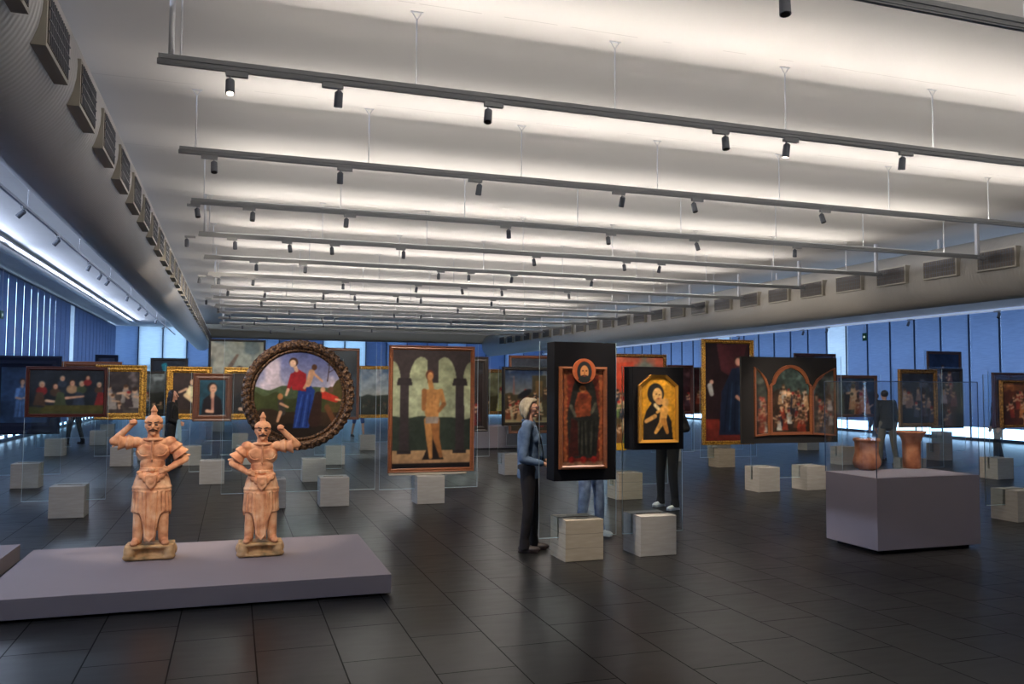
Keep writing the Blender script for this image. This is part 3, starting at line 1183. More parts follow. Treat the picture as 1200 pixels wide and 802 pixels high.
def art_arch_figure(c):
    a = c.asp
    c.fill((150, 156, 126)); c.noise(.1, 6, 3)
    c.band(.15, .40, (34, 40, 36), (50, 58, 48)); c.noise(.12, 12, 6)
    c.ground(.42, (44, 52, 44), .02, 4, 8)
    c.band(0, .15, (150, 116, 84), (172, 138, 100))
    c.band(0, .045, (26, 22, 24), (26, 22, 24))
    D = (52, 44, 46)
    # two arches on columns
    yy = c.Y; 
    for (cx, r) in ((a * .28, a * .17), (a * .72, a * .17)):
        pass
    top = np.ones(c.X.shape) * (c.Y > .72)
    for cx in (a * .36, a * .66):
        d = np.hypot((c.X - cx) / (a * .155), (c.Y - .72) / .22)
        top = top * (d > 1)
    for cx in (a * .0, a * 1.0):
        d = np.hypot((c.X - cx) / (a * .10), (c.Y - .72) / .18)
        top = top * (d > 1)
    c.mix(top, D)
    for cx in (a * .15, a * .86):
        c.poly([(cx - a * .06, .14), (cx + a * .06, .14), (cx + a * .055, .72), (cx - a * .055, .72)], D)
        c.poly([(cx - a * .10, .70), (cx + a * .10, .70), (cx + a * .08, .76), (cx - a * .08, .76)], (40, 34, 36))
        c.poly([(cx - a * .09, .12), (cx + a * .09, .12), (cx + a * .09, .15), (cx - a * .09, .15)], (40, 34, 36))
    c.poly([(a * .44, .72), (a * .58, .72), (a * .58, .98), (a * .44, .98)], D)
    c.poly([(a * .38, .07), (a * .66, .07), (a * .58, .16), (a * .56, .6), (a * .47, .6), (a * .44, .16)], (30, 24, 24))
    S = (176, 124, 72); S2 = (140, 92, 52)
    # standing man in a pale loincloth, weight on one leg
    c.cap(a * .46, .40, a * .47, .24, .040, .026, S); c.cap(a * .47, .24, a * .49, .09, .026, .015, S)
    c.cap(a * .54, .40, a * .56, .25, .042, .028, S2); c.cap(a * .56, .25, a * .62, .10, .028, .016, S2)
    c.poly([(a * .425, .42), (a * .585, .42), (a * .60, .55), (a * .61, .665), (a * .40, .665), (a * .43, .55)], S)
    c.ell(a * .50, .60, .075, .07, S); c.ell(a * .5, .48, .062, .08, S)
    c.cap(a * .40, .65, a * .395, .50, .022, .018, S2); c.cap(a * .61, .65, a * .655, .54, .022, .018, S); c.cap(a * .655, .54, a * .59, .48, .018, .013, S2)
    c.poly([(a * .42, .375), (a * .58, .375), (a * .59, .43), (a * .42, .43)], (140, 128, 118))
    c.cap(a * .49, .68, a * .47, .74, .022, .02, S)
    c.ell(a * .47, .785, .036, .045, (92, 50, 34)); c.ell(a * .475, .775, .026, .036, (198, 140, 92))
    c.ell(a * .54, .60, .004, .02, S2); c.ell(a * .5, .52, .003, .05, S2)


def art_seated_icon(c):
    a = c.asp
    c.fill((118, 44, 30)); c.noise(.25, 14, 5)
    for x in (0.03, a - .03):
        c.cap(x, 0, x, 1, .018, .018, (170, 92, 52))
    c.cap(.02, .96, a - .02, .96, .012, .012, (176, 104, 60)); c.cap(.02, .02, a - .02, .02, .02, .02, (150, 110, 84))
    R = (42, 42, 38)
    c.poly([(a * .16, .08), (a * .82, .08), (a * .90, .5), (a * .78, .82), (a * .62, 1.0), (a * .38, 1.0), (a * .24, .82), (a * .10, .5)], R)
    for k in range(9):
        x = a * (.3 + .055 * k)
        c.cap(x, .12, x + a * .03 * math.sin(k), .46, .007, .004, (84, 84, 66) if k % 2 else (22, 22, 22))
    c.poly([(a * .16, .1), (a * .38, .1), (a * .36, .46), (a * .2, .5)], (70, 28, 24))
    c.poly([(a * .32, .50), (a * .68, .52), (a * .70, .72), (a * .56, .80), (a * .36, .76), (a * .28, .62)], (150, 70, 40))
    c.ell(a * .5, .72, .05, .035, (120, 46, 34)); c.ell(a * .48, .80, .038, .038, (176, 110, 60)); c.ell(a * .48, .80, .022, .026, (140, 86, 52))
    c.cap(a * .2, .62, a * .3, .52, .02, .016, (110, 106, 90)); c.cap(a * .8, .64, a * .7, .55, .02, .016, (96, 92, 76))
    for x in (.22, .5, .76):
        c.ell(a * x, .06, .035, .035, (158, 36, 30))
    for k in range(14):
        c.ell(.05 + (k % 2) * (a - .1), .1 + k * .06, .008, .012, (196, 132, 70))


def art_gold_icon(c):
    a = c.asp
    c.fill((214, 150, 44)); c.noise(.10, 10, 4)
    c.poly([(a * .05, .0), (a * .93, .0), (a * .88, .30), (a * .70, .5), (a * .62, .60), (a * .34, .62), (a * .14, .46), (a * .05, .30)], (34, 30, 28))
    c.ell(a * .42, .74, .15, .17, (38, 36, 34))
    c.ell(a * .47, .72, .088, .115, (220, 170, 104)); c.ell(a * .53, .62, .07, .06, (206, 150, 92))
    c.ell(a * .44, .735, .014, .008, (50, 30, 20)); c.ell(a * .53, .725, .014, .008, (50, 30, 20)); c.ell(a * .50, .66, .024, .008, (150, 60, 40))
    S = (220, 160, 80)
    c.cap(a * .68, .48, a * .62, .30, .075, .06, S); c.cap(a * .62, .3, a * .42, .12, .05, .028, S); c.cap(a * .66, .3, a * .76, .12, .05, .03, (196, 132, 62))
    c.ell(a * .70, .60, .066, .07, (214, 160, 90)); c.cap(a * .6, .5, a * .46, .44, .03, .022, S)
    c.cap(a * .14, .30, a * .40, .38, .032, .036, (204, 150, 84)); c.cap(a * .5, .5, a * .40, .56, .03, .03, (230, 204, 150))


def art_tondo(c):
    c.band(.45, 1, (186, 178, 186), (84, 92, 140)); c.clouds(.5, (204, 186, 190), .55, 5, 3)
    c.ground(.60, (74, 86, 58), .05, 2, 6); c.ground(.50, (58, 64, 34), .05, 6, 8); c.ground(.34, (52, 38, 26), .05, 9, 10)
    c.ground(.16, (34, 26, 20), .02, 3, 10)
    c.poly([(.78, .3), (1.0, .3), (1.0, .72), (.92, .66), (.84, .52)], (70, 62, 34))
    # a standing woman in a red bodice and blue skirt, playing children beside her
    B = (34, 58, 122)
    c.poly([(.44, .12), (.62, .12), (.68, .55), (.62, .62), (.50, .60)], B)
    for k in range(4):
        c.cap(.47 + .04 * k, .14, .54 + .03 * k, .5, .008, .005, (22, 38, 86) if k % 2 else (66, 94, 160))
    c.poly([(.42, .56), (.58, .54), (.58, .74), (.48, .80), (.42, .74)], (160, 40, 44))
    c.cap(.43, .72, .38, .56, .03, .02, (150, 34, 40)); c.cap(.38, .56, .36, .5, .018, .014, (220, 176, 140))
    c.cap(.47, .78, .45, .83, .02, .02, (220, 178, 146)); c.ell(.435, .875, .05, .052, (66, 44, 32)); c.ell(.428, .86, .036, .042, (222, 182, 150))
    S = (214, 160, 120)
    c.cap(.64, .76, .60, .62, .036, .03, S); c.ell(.67, .82, .03, .034, (84, 54, 36)); c.cap(.66, .75, .76, .66, .014, .012, S); c.cap(.60, .64, .56, .58, .02, .016, S)
    c.cap(.30, .42, .32, .30, .032, .036, (66, 60, 56)); c.ell(.295, .48, .03, .036, (170, 116, 70)); c.cap(.30, .4, .38, .36, .014, .012, S); c.cap(.30, .3, .27, .2, .02, .014, S)
    c.cap(.78, .50, .92, .45, .045, .035, (176, 50, 36)); c.ell(.86, .56, .034, .036, (90, 66, 50)); c.ell(.77, .56, .028, .03, S); c.cap(.92, .45, .97, .44, .012, .01, S)
    c.cap(.82, .36, .90, .2, .03, .03, (96, 60, 36)); c.cap(.72, .5, .68, .2, .04, .07, (48, 30, 24))
    c.cap(.82, .66, .84, .84, .006, .004, (60, 40, 34)); c.cap(.83, .76, .90, .80, .004, .003, (60, 40, 34)); c.ell(.84, .85, .02, .012, (70, 60, 50))


def art_battle(c):
    a = c.asp
    c.band(.45, 1, (140, 140, 130), (36, 56, 92)); c.clouds(.55, (150, 150, 150), .55, 5, 2)
    c.ground(.55, (70, 62, 44), .04); c.ground(.12, (140, 130, 100), .03, 7)
    c.poly([(a * .62, .4), (a * .95, .4), (a * .95, .9), (a * .62, .9)], (66, 60, 44)); c.poly([(a * .7, .5), (a * .86, .5), (a * .86, .8), (a * .7, .8)], (110, 86, 52))
    c.crowd(.05, a - .05, .16, .6, 22, [(60, 44, 34), (150, 120, 84), (34, 34, 40), (110, 60, 40), (170, 160, 130)], .18, 11)
    c.ell(a * .45, .55, .16, .06, (24, 26, 34), .5); c.cap(a * .2, .55, a * .2, .88, .02, .006, (140, 96, 90))


def art_red_saga(c):
    a = c.asp
    c.band(0, 1, (70, 60, 46), (110, 120, 112)); c.clouds(.6, (190, 80, 56), .4, 5, 6); c.ground(.55, (78, 66, 44), .05)
    c.poly([(0, .62), (a * .5, .6), (a * .4, .95), (0, .92)], (176, 66, 44))
    c.crowd(.05, a - .05, .12, .6, 30, PAL, .12, 5)


def art_tall_portrait(c):
    a = c.asp
    c.fill((38, 24, 26)); c.noise(.25, 6, 5)
    c.poly([(a * .25, 1), (a * .95, 1), (a * .8, .75), (a * .55, .66), (a * .35, .72)], (72, 34, 38))
    c.poly([(0, 0), (a, 0), (a, .10), (0, .14)], (104, 40, 32)); c.poly([(0, .12), (a * .35, .12), (a * .3, .22), (0, .22)], (120, 44, 34))
    c.poly([(a * .30, .06), (a * .98, .06), (a * .96, .6), (a * .82, .76), (a * .60, .74), (a * .36, .5)], (26, 34, 54))
    for k in range(5):
        c.cap(a * (.42 + .11 * k), .1, a * (.52 + .08 * k), .6, .008, .004, (38, 62, 84) if k % 2 else (16, 20, 34))
    c.ell(a * .74, .82, .055, .045, (60, 40, 34)); c.ell(a * .74, .81, .038, .04, (206, 150, 130)); c.cap(a * .7, .45, a * .78, .42, .02, .018, (190, 140, 120))
    c.ell(a * .14, .60, .024, .022, (206, 160, 140)); c.cap(a * .1, .56, a * .14, .48, .03, .025, (170, 170, 168))


def art_scene(sky, ground, pal, n, size, seed, gy=.55, skin=(206, 166, 132)):
    def f(c):
        c.band(0, 1, tuple(v * .7 for v in sky), sky); c.clouds(gy, tuple(min(255, v * 1.5 + 20) for v in sky), .55, 6, seed)
        c.ground(gy, ground, .05, seed + 1); c.noise(.25, 9, seed)
        c.crowd(.05, c.asp - .05, .15, gy + .08, n, pal, size, seed, skin)
    return f


def art_dark(bg=(30, 34, 44)):
    def f(c):
        c.fill(bg); c.noise(.3, 6, 4)
        c.robed(c.asp * .45, .1, .7, tuple(v * 1.5 + 14 for v in bg), (190, 150, 124))
    return f


def art_teal(c):
    c.fill((34, 42, 52)); c.noise(.2, 6, 4)
    a = c.asp
    c.poly([(a * .25, .9), (a * .4, .95), (a * .5, .75), (a * .68, .8), (a * .66, .55), (a * .4, .5)], (24, 128, 138))


# ------------------------------------------------------------------ frames
def ring_frame(name, w, h, prof, m, parent, y0=0.0, x=0.0, z=0.0):
    """mitred frame: prof = [(inset from outer edge, height toward viewer)], outer size w x h"""
    bm = bmesh.new()
    R = []
    for (ins, d) in prof:
        a, b = w / 2 - ins, h / 2 - ins
        R.append([bm.verts.new((x + sx * a, y0 - d, z + sz * b)) for sx, sz in ((-1, -1), (1, -1), (1, 1), (-1, 1))])
    n = len(R)
    for i in range(n):
        A, B = R[i], R[(i + 1) % n]
        for k in range(4):
            j = (k + 1) % 4
            bm.faces.new((A[k], A[j], B[j], B[k]))
    bmesh.ops.recalc_face_normals(bm, faces=bm.faces)
    return finish(name, bm, m, parent)


def frame_prof(fwid, depth=.05):
    return [(0, 0), (0, depth * .7), (fwid * .15, depth), (fwid * .4, depth * .75), (fwid * .7, depth * .85), (fwid * .85, depth * .55), (fwid, depth * .45), (fwid, 0)]


slots = {}


def easel(px, pyb, label, glass, group='concrete block glass easels', warm=False, extra=None, lift=0.20, cube_rz=0.0, Yf=None):
    """a concrete block (front face centre px, front foot at row pyb) holding a glass sheet given as (xl, xr, ytop) in photo pixels"""
    p = on_z(px, pyb)
    Y = p.y + .2
    root = empty('glass_easel', (p.x, Y, 0), 0, label, 'easel', group)
    xs = [0.0]
    if extra:
        for (ex) in extra:
            xs.append(on_z(ex, pyb).x - p.x)
    for cx in xs:
        bm = bmesh.new()
        g = .020
        prof = [(-.2, 0.006), (-.19, 0.0), (.19, 0.0), (.2, .006), (.2, .395), (.195, .4), (g, .4), (g, .19), (-g, .19), (-g, .4), (-.195, .4), (-.2, .395)]
        add_prism(bm, prof, 'x', cx - .2, cx + .2)
        b = finish('concrete_base', bm, MT['concrete_warm'] if warm else MT['concrete'], root)
        bm = bmesh.new()
        add_prism(bm, [(.007, .20), (.017, .24), (.019, .403), (.007, .403)], 'x', cx - .14, cx + .14)
        finish('wedge', bm, MT['wedge'], b)
    l = on_y(glass[0], 450, Y).x - p.x
    r = on_y(glass[1], 450, Y).x - p.x
    top = on_y((glass[0] + glass[1]) / 2, glass[2], Y).z
    bm = bmesh.new()
    add_box(bm, l, r, -.005, .005, lift, top)
    for f in bm.faces:
        f.normal_update()
        f.material_index = 0 if abs(f.normal.y) > .9 else 1
    gs = finish('glass_sheet', bm, None, root, mats=[MT['glass'], MT['edge']])
    bm = bmesh.new()
    add_box(bm, l, r, -.0055, .0055, lift, lift + .008)
    add_box(bm, l, l + .0025, -.0055, .0055, lift + .010, top)
    add_box(bm, r - .0025, r, -.0055, .0055, lift + .010, top)
    finish('polished_edge', bm, MT['edge'], gs)
    return root, Y


def painting(rect, Y, label, art, fm, fwid, depth=.05, group=None, cells=None, mat_board=None, name='framed_painting', cat='painting', dark=.98, gap=.008):
    x0, x1, yt, yb = rect
    c = on_y((x0 + x1) / 2, (yt + yb) / 2, Y)
    w = on_y(x1, (yt + yb) / 2, Y).x - on_y(x0, (yt + yb) / 2, Y).x
    h = on_y((x0 + x1) / 2, yt, Y).z - on_y((x0 + x1) / 2, yb, Y).z
    root = empty(name, (c.x, Y - gap, c.z - h / 2), 0, label, cat, group)
    cw, ch = w - 2 * fwid, h - 2 * fwid
    cells = cells or max(24, min(200, (yb - yt) * 1.25))
    ring_frame('frame', w, h, frame_prof(fwid, depth), fm, root, 0, 0, h / 2)
    ox, oz, iw, ih = 0, 0, cw + .006, ch + .006
    if mat_board:
        bw, mm = mat_board
        ring_frame('mount', cw + .004, ch + .004, [(0, 0.001), (0, depth * .35), (bw, depth * .35), (bw, .001)], mm, root, 0, 0, h / 2)
        iw -= 2 * bw; ih -= 2 * bw
    cv = Canvas(iw, ih, cells * ih / h)
    art(cv)
    cv.patina(dark, .12, int(x0) % 50)
    cv.mesh('canvas', iw, ih, root, -depth * .3, 0, h / 2)
    # back board: the support behind the canvas
    box('back_board', -cw / 2 - fwid * .5, cw / 2 + fwid * .5, -depth * .22, -.001, fwid * .5, h - fwid * .5, MT['dark_panel'], root)
    return root, w, h


EZ = 'display easel of a %s'
# --- left side
_, Y = easel(28, 573, 'concrete block glass easel at far left holding the navy framed portrait', (2, 74, 415))
painting((-14, 72, 417, 509), Y, 'navy panelled portrait at the left edge, partly behind the tavern scene', art_dark((36, 56, 84)), MT['navy_box'], .19, .05)
_, Y = easel(77, 608, 'nearest concrete block glass easel on the left, left of the raised platform', (30, 128, 430))
painting((31, 127, 430, 489), Y, 'wide dark painting of a crowd at a table in a dark red-brown frame', art_tavern, MT['redwood'], .045)
_, Y = easel(141, 547, 'glass easel on concrete block just left of the left clay warrior', (113, 176, 427))
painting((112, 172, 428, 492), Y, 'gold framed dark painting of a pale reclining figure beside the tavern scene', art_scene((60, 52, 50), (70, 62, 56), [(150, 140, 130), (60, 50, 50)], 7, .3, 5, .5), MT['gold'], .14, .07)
_, Y = easel(172, 540, 'glass easel hidden low behind the left clay warrior', (150, 196, 434))
painting((152, 196, 435, 488), Y, 'small dim landscape painting between two gilt frames on the left', art_scene((70, 76, 76), (36, 38, 34), [(50, 56, 60), (90, 80, 60)], 6, .18, 8), MT['dark_frame'], .06)
_, Y = easel(114, 522, 'small distant concrete block easel under the left paintings, right of two', (70, 145, 423))
painting((72, 143, 424, 475), Y, 'far red-brown framed painting whose top shows above the tavern scene', art_scene((90, 70, 60), (60, 44, 36), PAL, 9, .2, 4), MT['brown'], .12)
easel(63, 535, 'concrete block easel behind the nearest left one', (44, 86, 436))
_, Y = easel(125, 512, 'faraway easel behind the gilt reclining figure', (109, 140, 416))
painting((111, 138, 416, 470), Y, 'far dark blue painting standing above the gilt frame on the left', art_dark((34, 44, 66)), MT['navy_box'], .1)
_, Y = easel(198, 512, 'faraway easel left of the woman in black', (174, 222, 419))
painting((176, 220, 420, 470), Y, 'far dark painting with a teal shape behind the seated youth', art_teal, MT['dark_frame'], .08)
_, Y = easel(223, 546, 'glass easel holding the gilt painting of a seated youth', (193, 250, 429))
painting((195, 248, 430, 492), Y, 'gold framed painting of a pale seated youth on dark ground', art_youth, MT['gold'], .13, .07)
_, Y = easel(248, 568, 'glass easel holding the portrait of a man in a black coat', (224, 274, 437))
painting((226, 272, 438, 494), Y, 'portrait of a dark coated man on teal ground in a brown frame', art_portrait((26, 62, 76), (22, 18, 24), (206, 160, 130), (30, 22, 20), (170, 120, 104)), MT['walnut'], .11)
_, Y = easel(288, 545, 'glass easel between the portraits and the round painting', (260, 320, 430))
painting((262, 318, 431, 492), Y, 'gold framed dark portrait half hidden behind the round painting', art_portrait((40, 30, 28), (24, 20, 22), (216, 176, 146), (70, 50, 36)), MT['gold'], .13, .07)
_, Y = easel(281, 526, 'distant glass easel of the large cloudy painting', (242, 313, 397))
painting((244, 311, 398, 484), Y, 'large grey cloudy painting rising behind the portraits on the left', art_cloudy, MT['dark_frame'], .06)
easel(256, 506, 'very small far concrete block easel below the portraits', (240, 272, 430))

# --- tondo
_, Y = easel(392, 594, 'wide glass easel on two concrete blocks holding the round painting', (262, 441, 399), extra=[316])
ctr = on_y(350, 463, Y)
R_ = (on_y(416, 463, Y).x - on_y(284, 463, Y).x) / 2
root = empty('round_painting', (ctr.x, Y - .008, ctr.z - R_), 0, 'large round painting with a carved leaf frame and a woman in blue', 'painting')
bm = bmesh.new()
prof = [(R_, 0), (R_, .05), (R_ - .03, .085), (R_ - .08, .10), (R_ - .115, .075), (R_ - .12, .04), (R_ - .15, .055), (R_ - .17, .035), (R_ - .175, 0)]
n = 288
rings = []
for pi_, (r, d) in enumerate(prof):
    ring = []
    for i in range(n):
        a = 2 * PI * i / n
        carv = 0
        if 1 <= pi_ <= 4:
            carv = .010 * math.sin(a * 48 + pi_ * 1.6)
        ring.append(bm.verts.new((math.cos(a) * (r + carv * .6), -(d + carv), R_ + math.sin(a) * (r + carv * .6))))
    rings.append(ring)
for k in range(len(rings)):
    A, B = rings[k], rings[(k + 1) % len(rings)]
    for i in range(n):
        j = (i + 1) % n
        bm.faces.new((A[i], A[j], B[j], B[i]))
bmesh.ops.recalc_face_normals(bm, faces=bm.faces)
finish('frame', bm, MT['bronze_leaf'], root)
cr = R_ - .16
cv = Canvas(cr * 2, cr * 2, 170)
art_tondo(cv)
cv.patina(1.05, .10, 5)
cv.mesh('canvas', cr * 2, cr * 2, root, -.02, 0, R_, mask=lambda s: (np.hypot(s.X - .5, s.Y - .5) < .497))
bm = bmesh.new(); add_cyl(bm, (0, -.012, R_), (0, -.001, R_), R_ - .05, n=64)
finish('back_board', bm, MT['dark_panel'], root)

# --- middle
easel(368, 565, 'glass easel standing behind the round painting, its block left of two', (322, 402, 420))
_, Y = easel(393, 545, 'glass easel far behind the round painting on its right', (370, 423, 407))
painting((372, 421, 408, 492), Y, 'far tall dark painting seen between the round and the landscape paintings', art_dark((40, 46, 56)), MT['walnut'], .06)
_, Y = easel(431, 528, 'distant glass easel holding the gilt framed landscape', (402, 465, 428))
painting((404, 464, 429, 490), Y, 'gold framed landscape with a cloudy sky over a dark plain', art_landscape, MT['gold'], .09)
_, Y = easel(505, 591, 'concrete block glass easel of the painting with the arches', (446, 560, 402))
r_, w_, h_ = painting((455.5, 556, 405.5, 553), Y, 'tall painting of a standing man under two arches in an orange-brown frame', art_arch_figure, MT['brown'], .062, .05, cells=190, dark=.9)
bar = box('support_bar', -w_ / 2 + .02, w_ / 2 - .12, -.04, -.001, -.032, -.003, MT['beige_bar'], r_)
_, Y = easel(538, 548, 'glass easel hidden behind the painting with the arches', (503, 574, 417))
painting((505, 572, 418, 506), Y, 'dark painting with a red strip right behind the arches painting', art_scene((30, 30, 36), (34, 26, 28), [(120, 30, 34), (60, 30, 36), (36, 34, 44)], 10, .2, 12, .8), MT['dark_frame'], .12)
_, Y = easel(603, 557, 'concrete block glass easel behind the woman in denim', (584, 646, 429))
painting((588, 646, 430.5, 499), Y, 'dark framed crowded battle painting behind the grey-haired woman', art_battle, MT['dark_frame'], .065, .06)
_, Y = easel(581, 522, 'distant easel of the small gilt painting', (560, 602, 432))
painting((562, 602, 433, 486), Y, 'small gilt painting of a pale yellow figure between darker frames', art_scene((110, 112, 84), (60, 56, 34), [(200, 196, 120), (80, 70, 40)], 3, .4, 2, .4), MT['gold_dark'], .1)
_, Y = easel(622, 532, 'distant easel of the orange framed painting', (594, 652, 416))
painting((596, 652, 417, 508), Y, 'orange-brown framed painting standing taller behind the battle painting', art_scene((60, 66, 78), (80, 66, 50), PAL, 10, .15, 21), MT['brown'], .075)
_, Y = easel(739, 586, 'concrete block glass easel between the two boxed panels', (714, 782, 414), warm=True)
r_, w_, h_ = painting((714, 780, 415, 527), Y, 'dark framed battle painting with red smoke between the two black boxes', art_red_saga, MT['gold_dark'], .05, .05)
box('yellow_tag', -w_ / 2 + .08, -w_ / 2 + .26, -.056, -.051, .0, .11, MT['yellow'], r_)


# --- boxed icons
def icon_box(rect, Yg, label, px_panel, art, panel_shape, cells):
    """deep black display box with a painted panel in front; rect = front face in photo pixels"""
    D = .20
    Yf = Yg - D
    x0, x1, yt, yb = rect
    c = on_y((x0 + x1) / 2, (yt + yb) / 2, Yf)
    w = on_y(x1, 480, Yf).x - on_y(x0, 480, Yf).x
    h = on_y((x0 + x1) / 2, yt, Yf).z - on_y((x0 + x1) / 2, yb, Yf).z
    root = empty('boxed_panel', (c.x, Yg - .006, c.z - h / 2), 0, label, 'painting')
    bm = bmesh.new()
    add_box(bm, -w / 2, w / 2, -D, 0, 0, h)
    bmesh.ops.bevel(bm, geom=list(bm.edges), offset=.004, segments=1, affect='EDGES')
    finish('display_box', bm, MT['black_box'], root)
    a = on_y(px_panel[0], px_panel[3], Yf); b = on_y(px_panel[1], px_panel[2], Yf)
    pw, ph = b.x - a.x, b.z - a.z
    pc = ((a.x + b.x) / 2 - c.x, (a.z + b.z) / 2 - (c.z - h / 2))
    panel_shape(root, pc, pw, ph, -D, art, cells)
    return root


def panel_haloed(root, pc, pw, ph, y, art, cells):
    # body of the panel plus the round halo that rises above its top edge
    body_h = ph * .87
    zc = pc[1] - ph * .065
    bm = bmesh.new()
    add_box(bm, pc[0] - pw / 2, pc[0] + pw / 2, y - .03, y - .001, zc - body_h / 2, zc + body_h / 2)
    p = finish('wooden_panel', bm, MT['brown'], root)
    ring_frame('frame', pw, body_h, [(0, .03), (0, .045), (.02, .05), (.035, .038), (.035, .03)], MT['brown'], root, y, pc[0], zc)
    cv = Canvas(pw - .066, body_h - .066, cells); art(cv); cv.patina(.72, .3, 9)
    cv.mesh('painted_face', pw - .066, body_h - .066, root, y - .032, pc[0], zc)
    hr = pw * .245
    hz = zc + body_h / 2 - hr * .35
    hx = pc[0] + pw * .0
    bm = bmesh.new(); add_cyl(bm, (hx, y - .055, hz), (hx, y - .034, hz), hr, n=40)
    h_ = finish('halo', bm, mat('halo_red_gold', (176, 92, 52), .5, noise=.3, nscale=40), root)
    cv = Canvas(hr * 1.7, hr * 1.9, 40)
    cv.fill((170, 84, 46)); a = cv.asp
    cv.ell(a * .5, .48, .34, .44, (34, 36, 38)); cv.ell(a * .5, .46, .19, .29, (190, 128, 78)); cv.ell(a * .5, .05, .3, .3, (36, 38, 38))
    cv.ell(a * .42, .52, .04, .025, (40, 24, 18)); cv.ell(a * .6, .52, .04, .025, (40, 24, 18)); cv.ell(a * .5, .42, .025, .08, (150, 92, 56)); cv.ell(a * .5, .30, .07, .018, (130, 50, 40))
    cv.mesh('painted_head', hr * 1.7, hr * 1.9, root, y - .057, hx, hz - hr * .02, mask=lambda s: np.hypot((s.X - s.asp / 2) / (s.asp / 2), (s.Y - .5) / .5) < 1.0)


def panel_octagon(root, pc, pw, ph, y, art, cells):
    def outline(w, h, cut=.30):
        return [(pc[0] - w / 2, pc[1] - h / 2), (pc[0] + w / 2, pc[1] - h / 2), (pc[0] + w / 2, pc[1] + h / 2 - cut * w * .8),
                (pc[0] + w / 2 - cut * w, pc[1] + h / 2), (pc[0] - w / 2 + cut * w, pc[1] + h / 2), (pc[0] - w / 2, pc[1] + h / 2 - cut * w * .8)]
    bm = bmesh.new()
    add_prism(bm, outline(pw, ph), 'y', y - .025, y - .001)
    finish('wooden_panel', bm, MT['gold_dark'], root)
    # raised gilt rim
    bm = bmesh.new()
    O, I = outline(pw, ph), outline(pw - .055, ph - .055)
    n = len(O)
    lv = []
    for (pts, d) in ((O, .025), (O, .045), (I, .036), (I, .025)):
        lv.append([bm.verts.new((q[0], y - d, q[1])) for q in pts])
    for a, b in zip(lv, lv[1:] + lv[:1]):
        for i in range(n):
            j = (i + 1) % n
            bm.faces.new((a[i], a[j], b[j], b[i]))
    bmesh.ops.recalc_face_normals(bm, faces=bm.faces)
    finish('frame', bm, mat('gilt_moulding', (206, 146, 56), .4, .4), root)
    cw, ch = pw - .055, ph - .055
    cv = Canvas(cw, ch, cells); art(cv); cv.patina(.95, .15, 3)

    def msk(s):
        u = (s.X / s.asp - .5) * cw
        v = (s.Y - .5) * ch
        cut = .30
        t = (np.abs(u) - (cw / 2 - cut * cw)) / (cut * cw)
        lim = ch / 2 - np.clip(t, 0, 1) * cut * cw * .8
        return v <= lim + 1e-4
    cv.mesh('painted_face', cw, ch, root, y - .028, pc[0], pc[1], mask=msk)


_, Y = easel(685, 658, 'front concrete block with three cast layers holding the large black box', (632, 722, 401), warm=True)
icon_box((649.5, 722, 401, 563), Y, 'tall black box with a red panel of a haloed seated figure, beside the woman', (654, 709, 413, 550), art_seated_icon, panel_haloed, 150)
_, Y = easel(772, 652, 'pale concrete block in front holding the small black box, right of the layered block', (729, 799, 430))
icon_box((741.5, 801, 430, 527), Y, 'small black box with a golden eight-sided panel of a mother and child', (747, 792, 440, 519), art_gold_icon, panel_octagon, 110)

_, Y = easel(789, 541, 'distant easel hidden behind the man in black trousers', (763, 813, 427))
painting((765, 812, 428, 486), Y, 'far purple-brown framed painting just right of the small black box', art_scene((70, 46, 50), (56, 30, 34), [(120, 60, 60), (70, 50, 60)], 12, .2, 31), MT['redwood'], .08)
_, Y = easel(848, 538, 'distant easel behind the tall gilt portrait', (810, 870, 430))
painting((811, 868, 431, 485), Y, 'far dark red painting left behind the tall gilt portrait', art_scene((60, 28, 26), (60, 30, 26), [(130, 60, 44), (60, 34, 34)], 14, .16, 33), MT['dark_frame'], .05)
_, Y = easel(852, 548, 'concrete block glass easel of the tall gilt portrait', (820, 886, 396), warm=True)
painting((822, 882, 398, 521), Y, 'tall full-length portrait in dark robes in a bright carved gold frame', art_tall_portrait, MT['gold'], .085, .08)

# --- triptych
_, Y = easel(902, 577, 'wide glass easel on two blocks holding the three-part altarpiece', (879, 986, 417), extra=[970])
x0, x1, yt, yb = 868, 980, 419, 519
c = on_y(924, 469, Y)
w = on_y(x1, 469, Y).x - on_y(x0, 469, Y).x
h = on_y(924, yt, Y).z - on_y(924, yb, Y).z
root = empty('triptych', (c.x, Y - .008, c.z - h / 2), 0, 'three-part altarpiece with arched gilt frames on a dark backing board', 'painting')
box('backing_board', -w / 2, w / 2, -.04, 0, 0, h, MT['dark_panel'], root)


def to_l(px, py):
    q = on_y(px, py, Y - .05)
    return q.x - c.x, q.z - (c.z - h / 2)


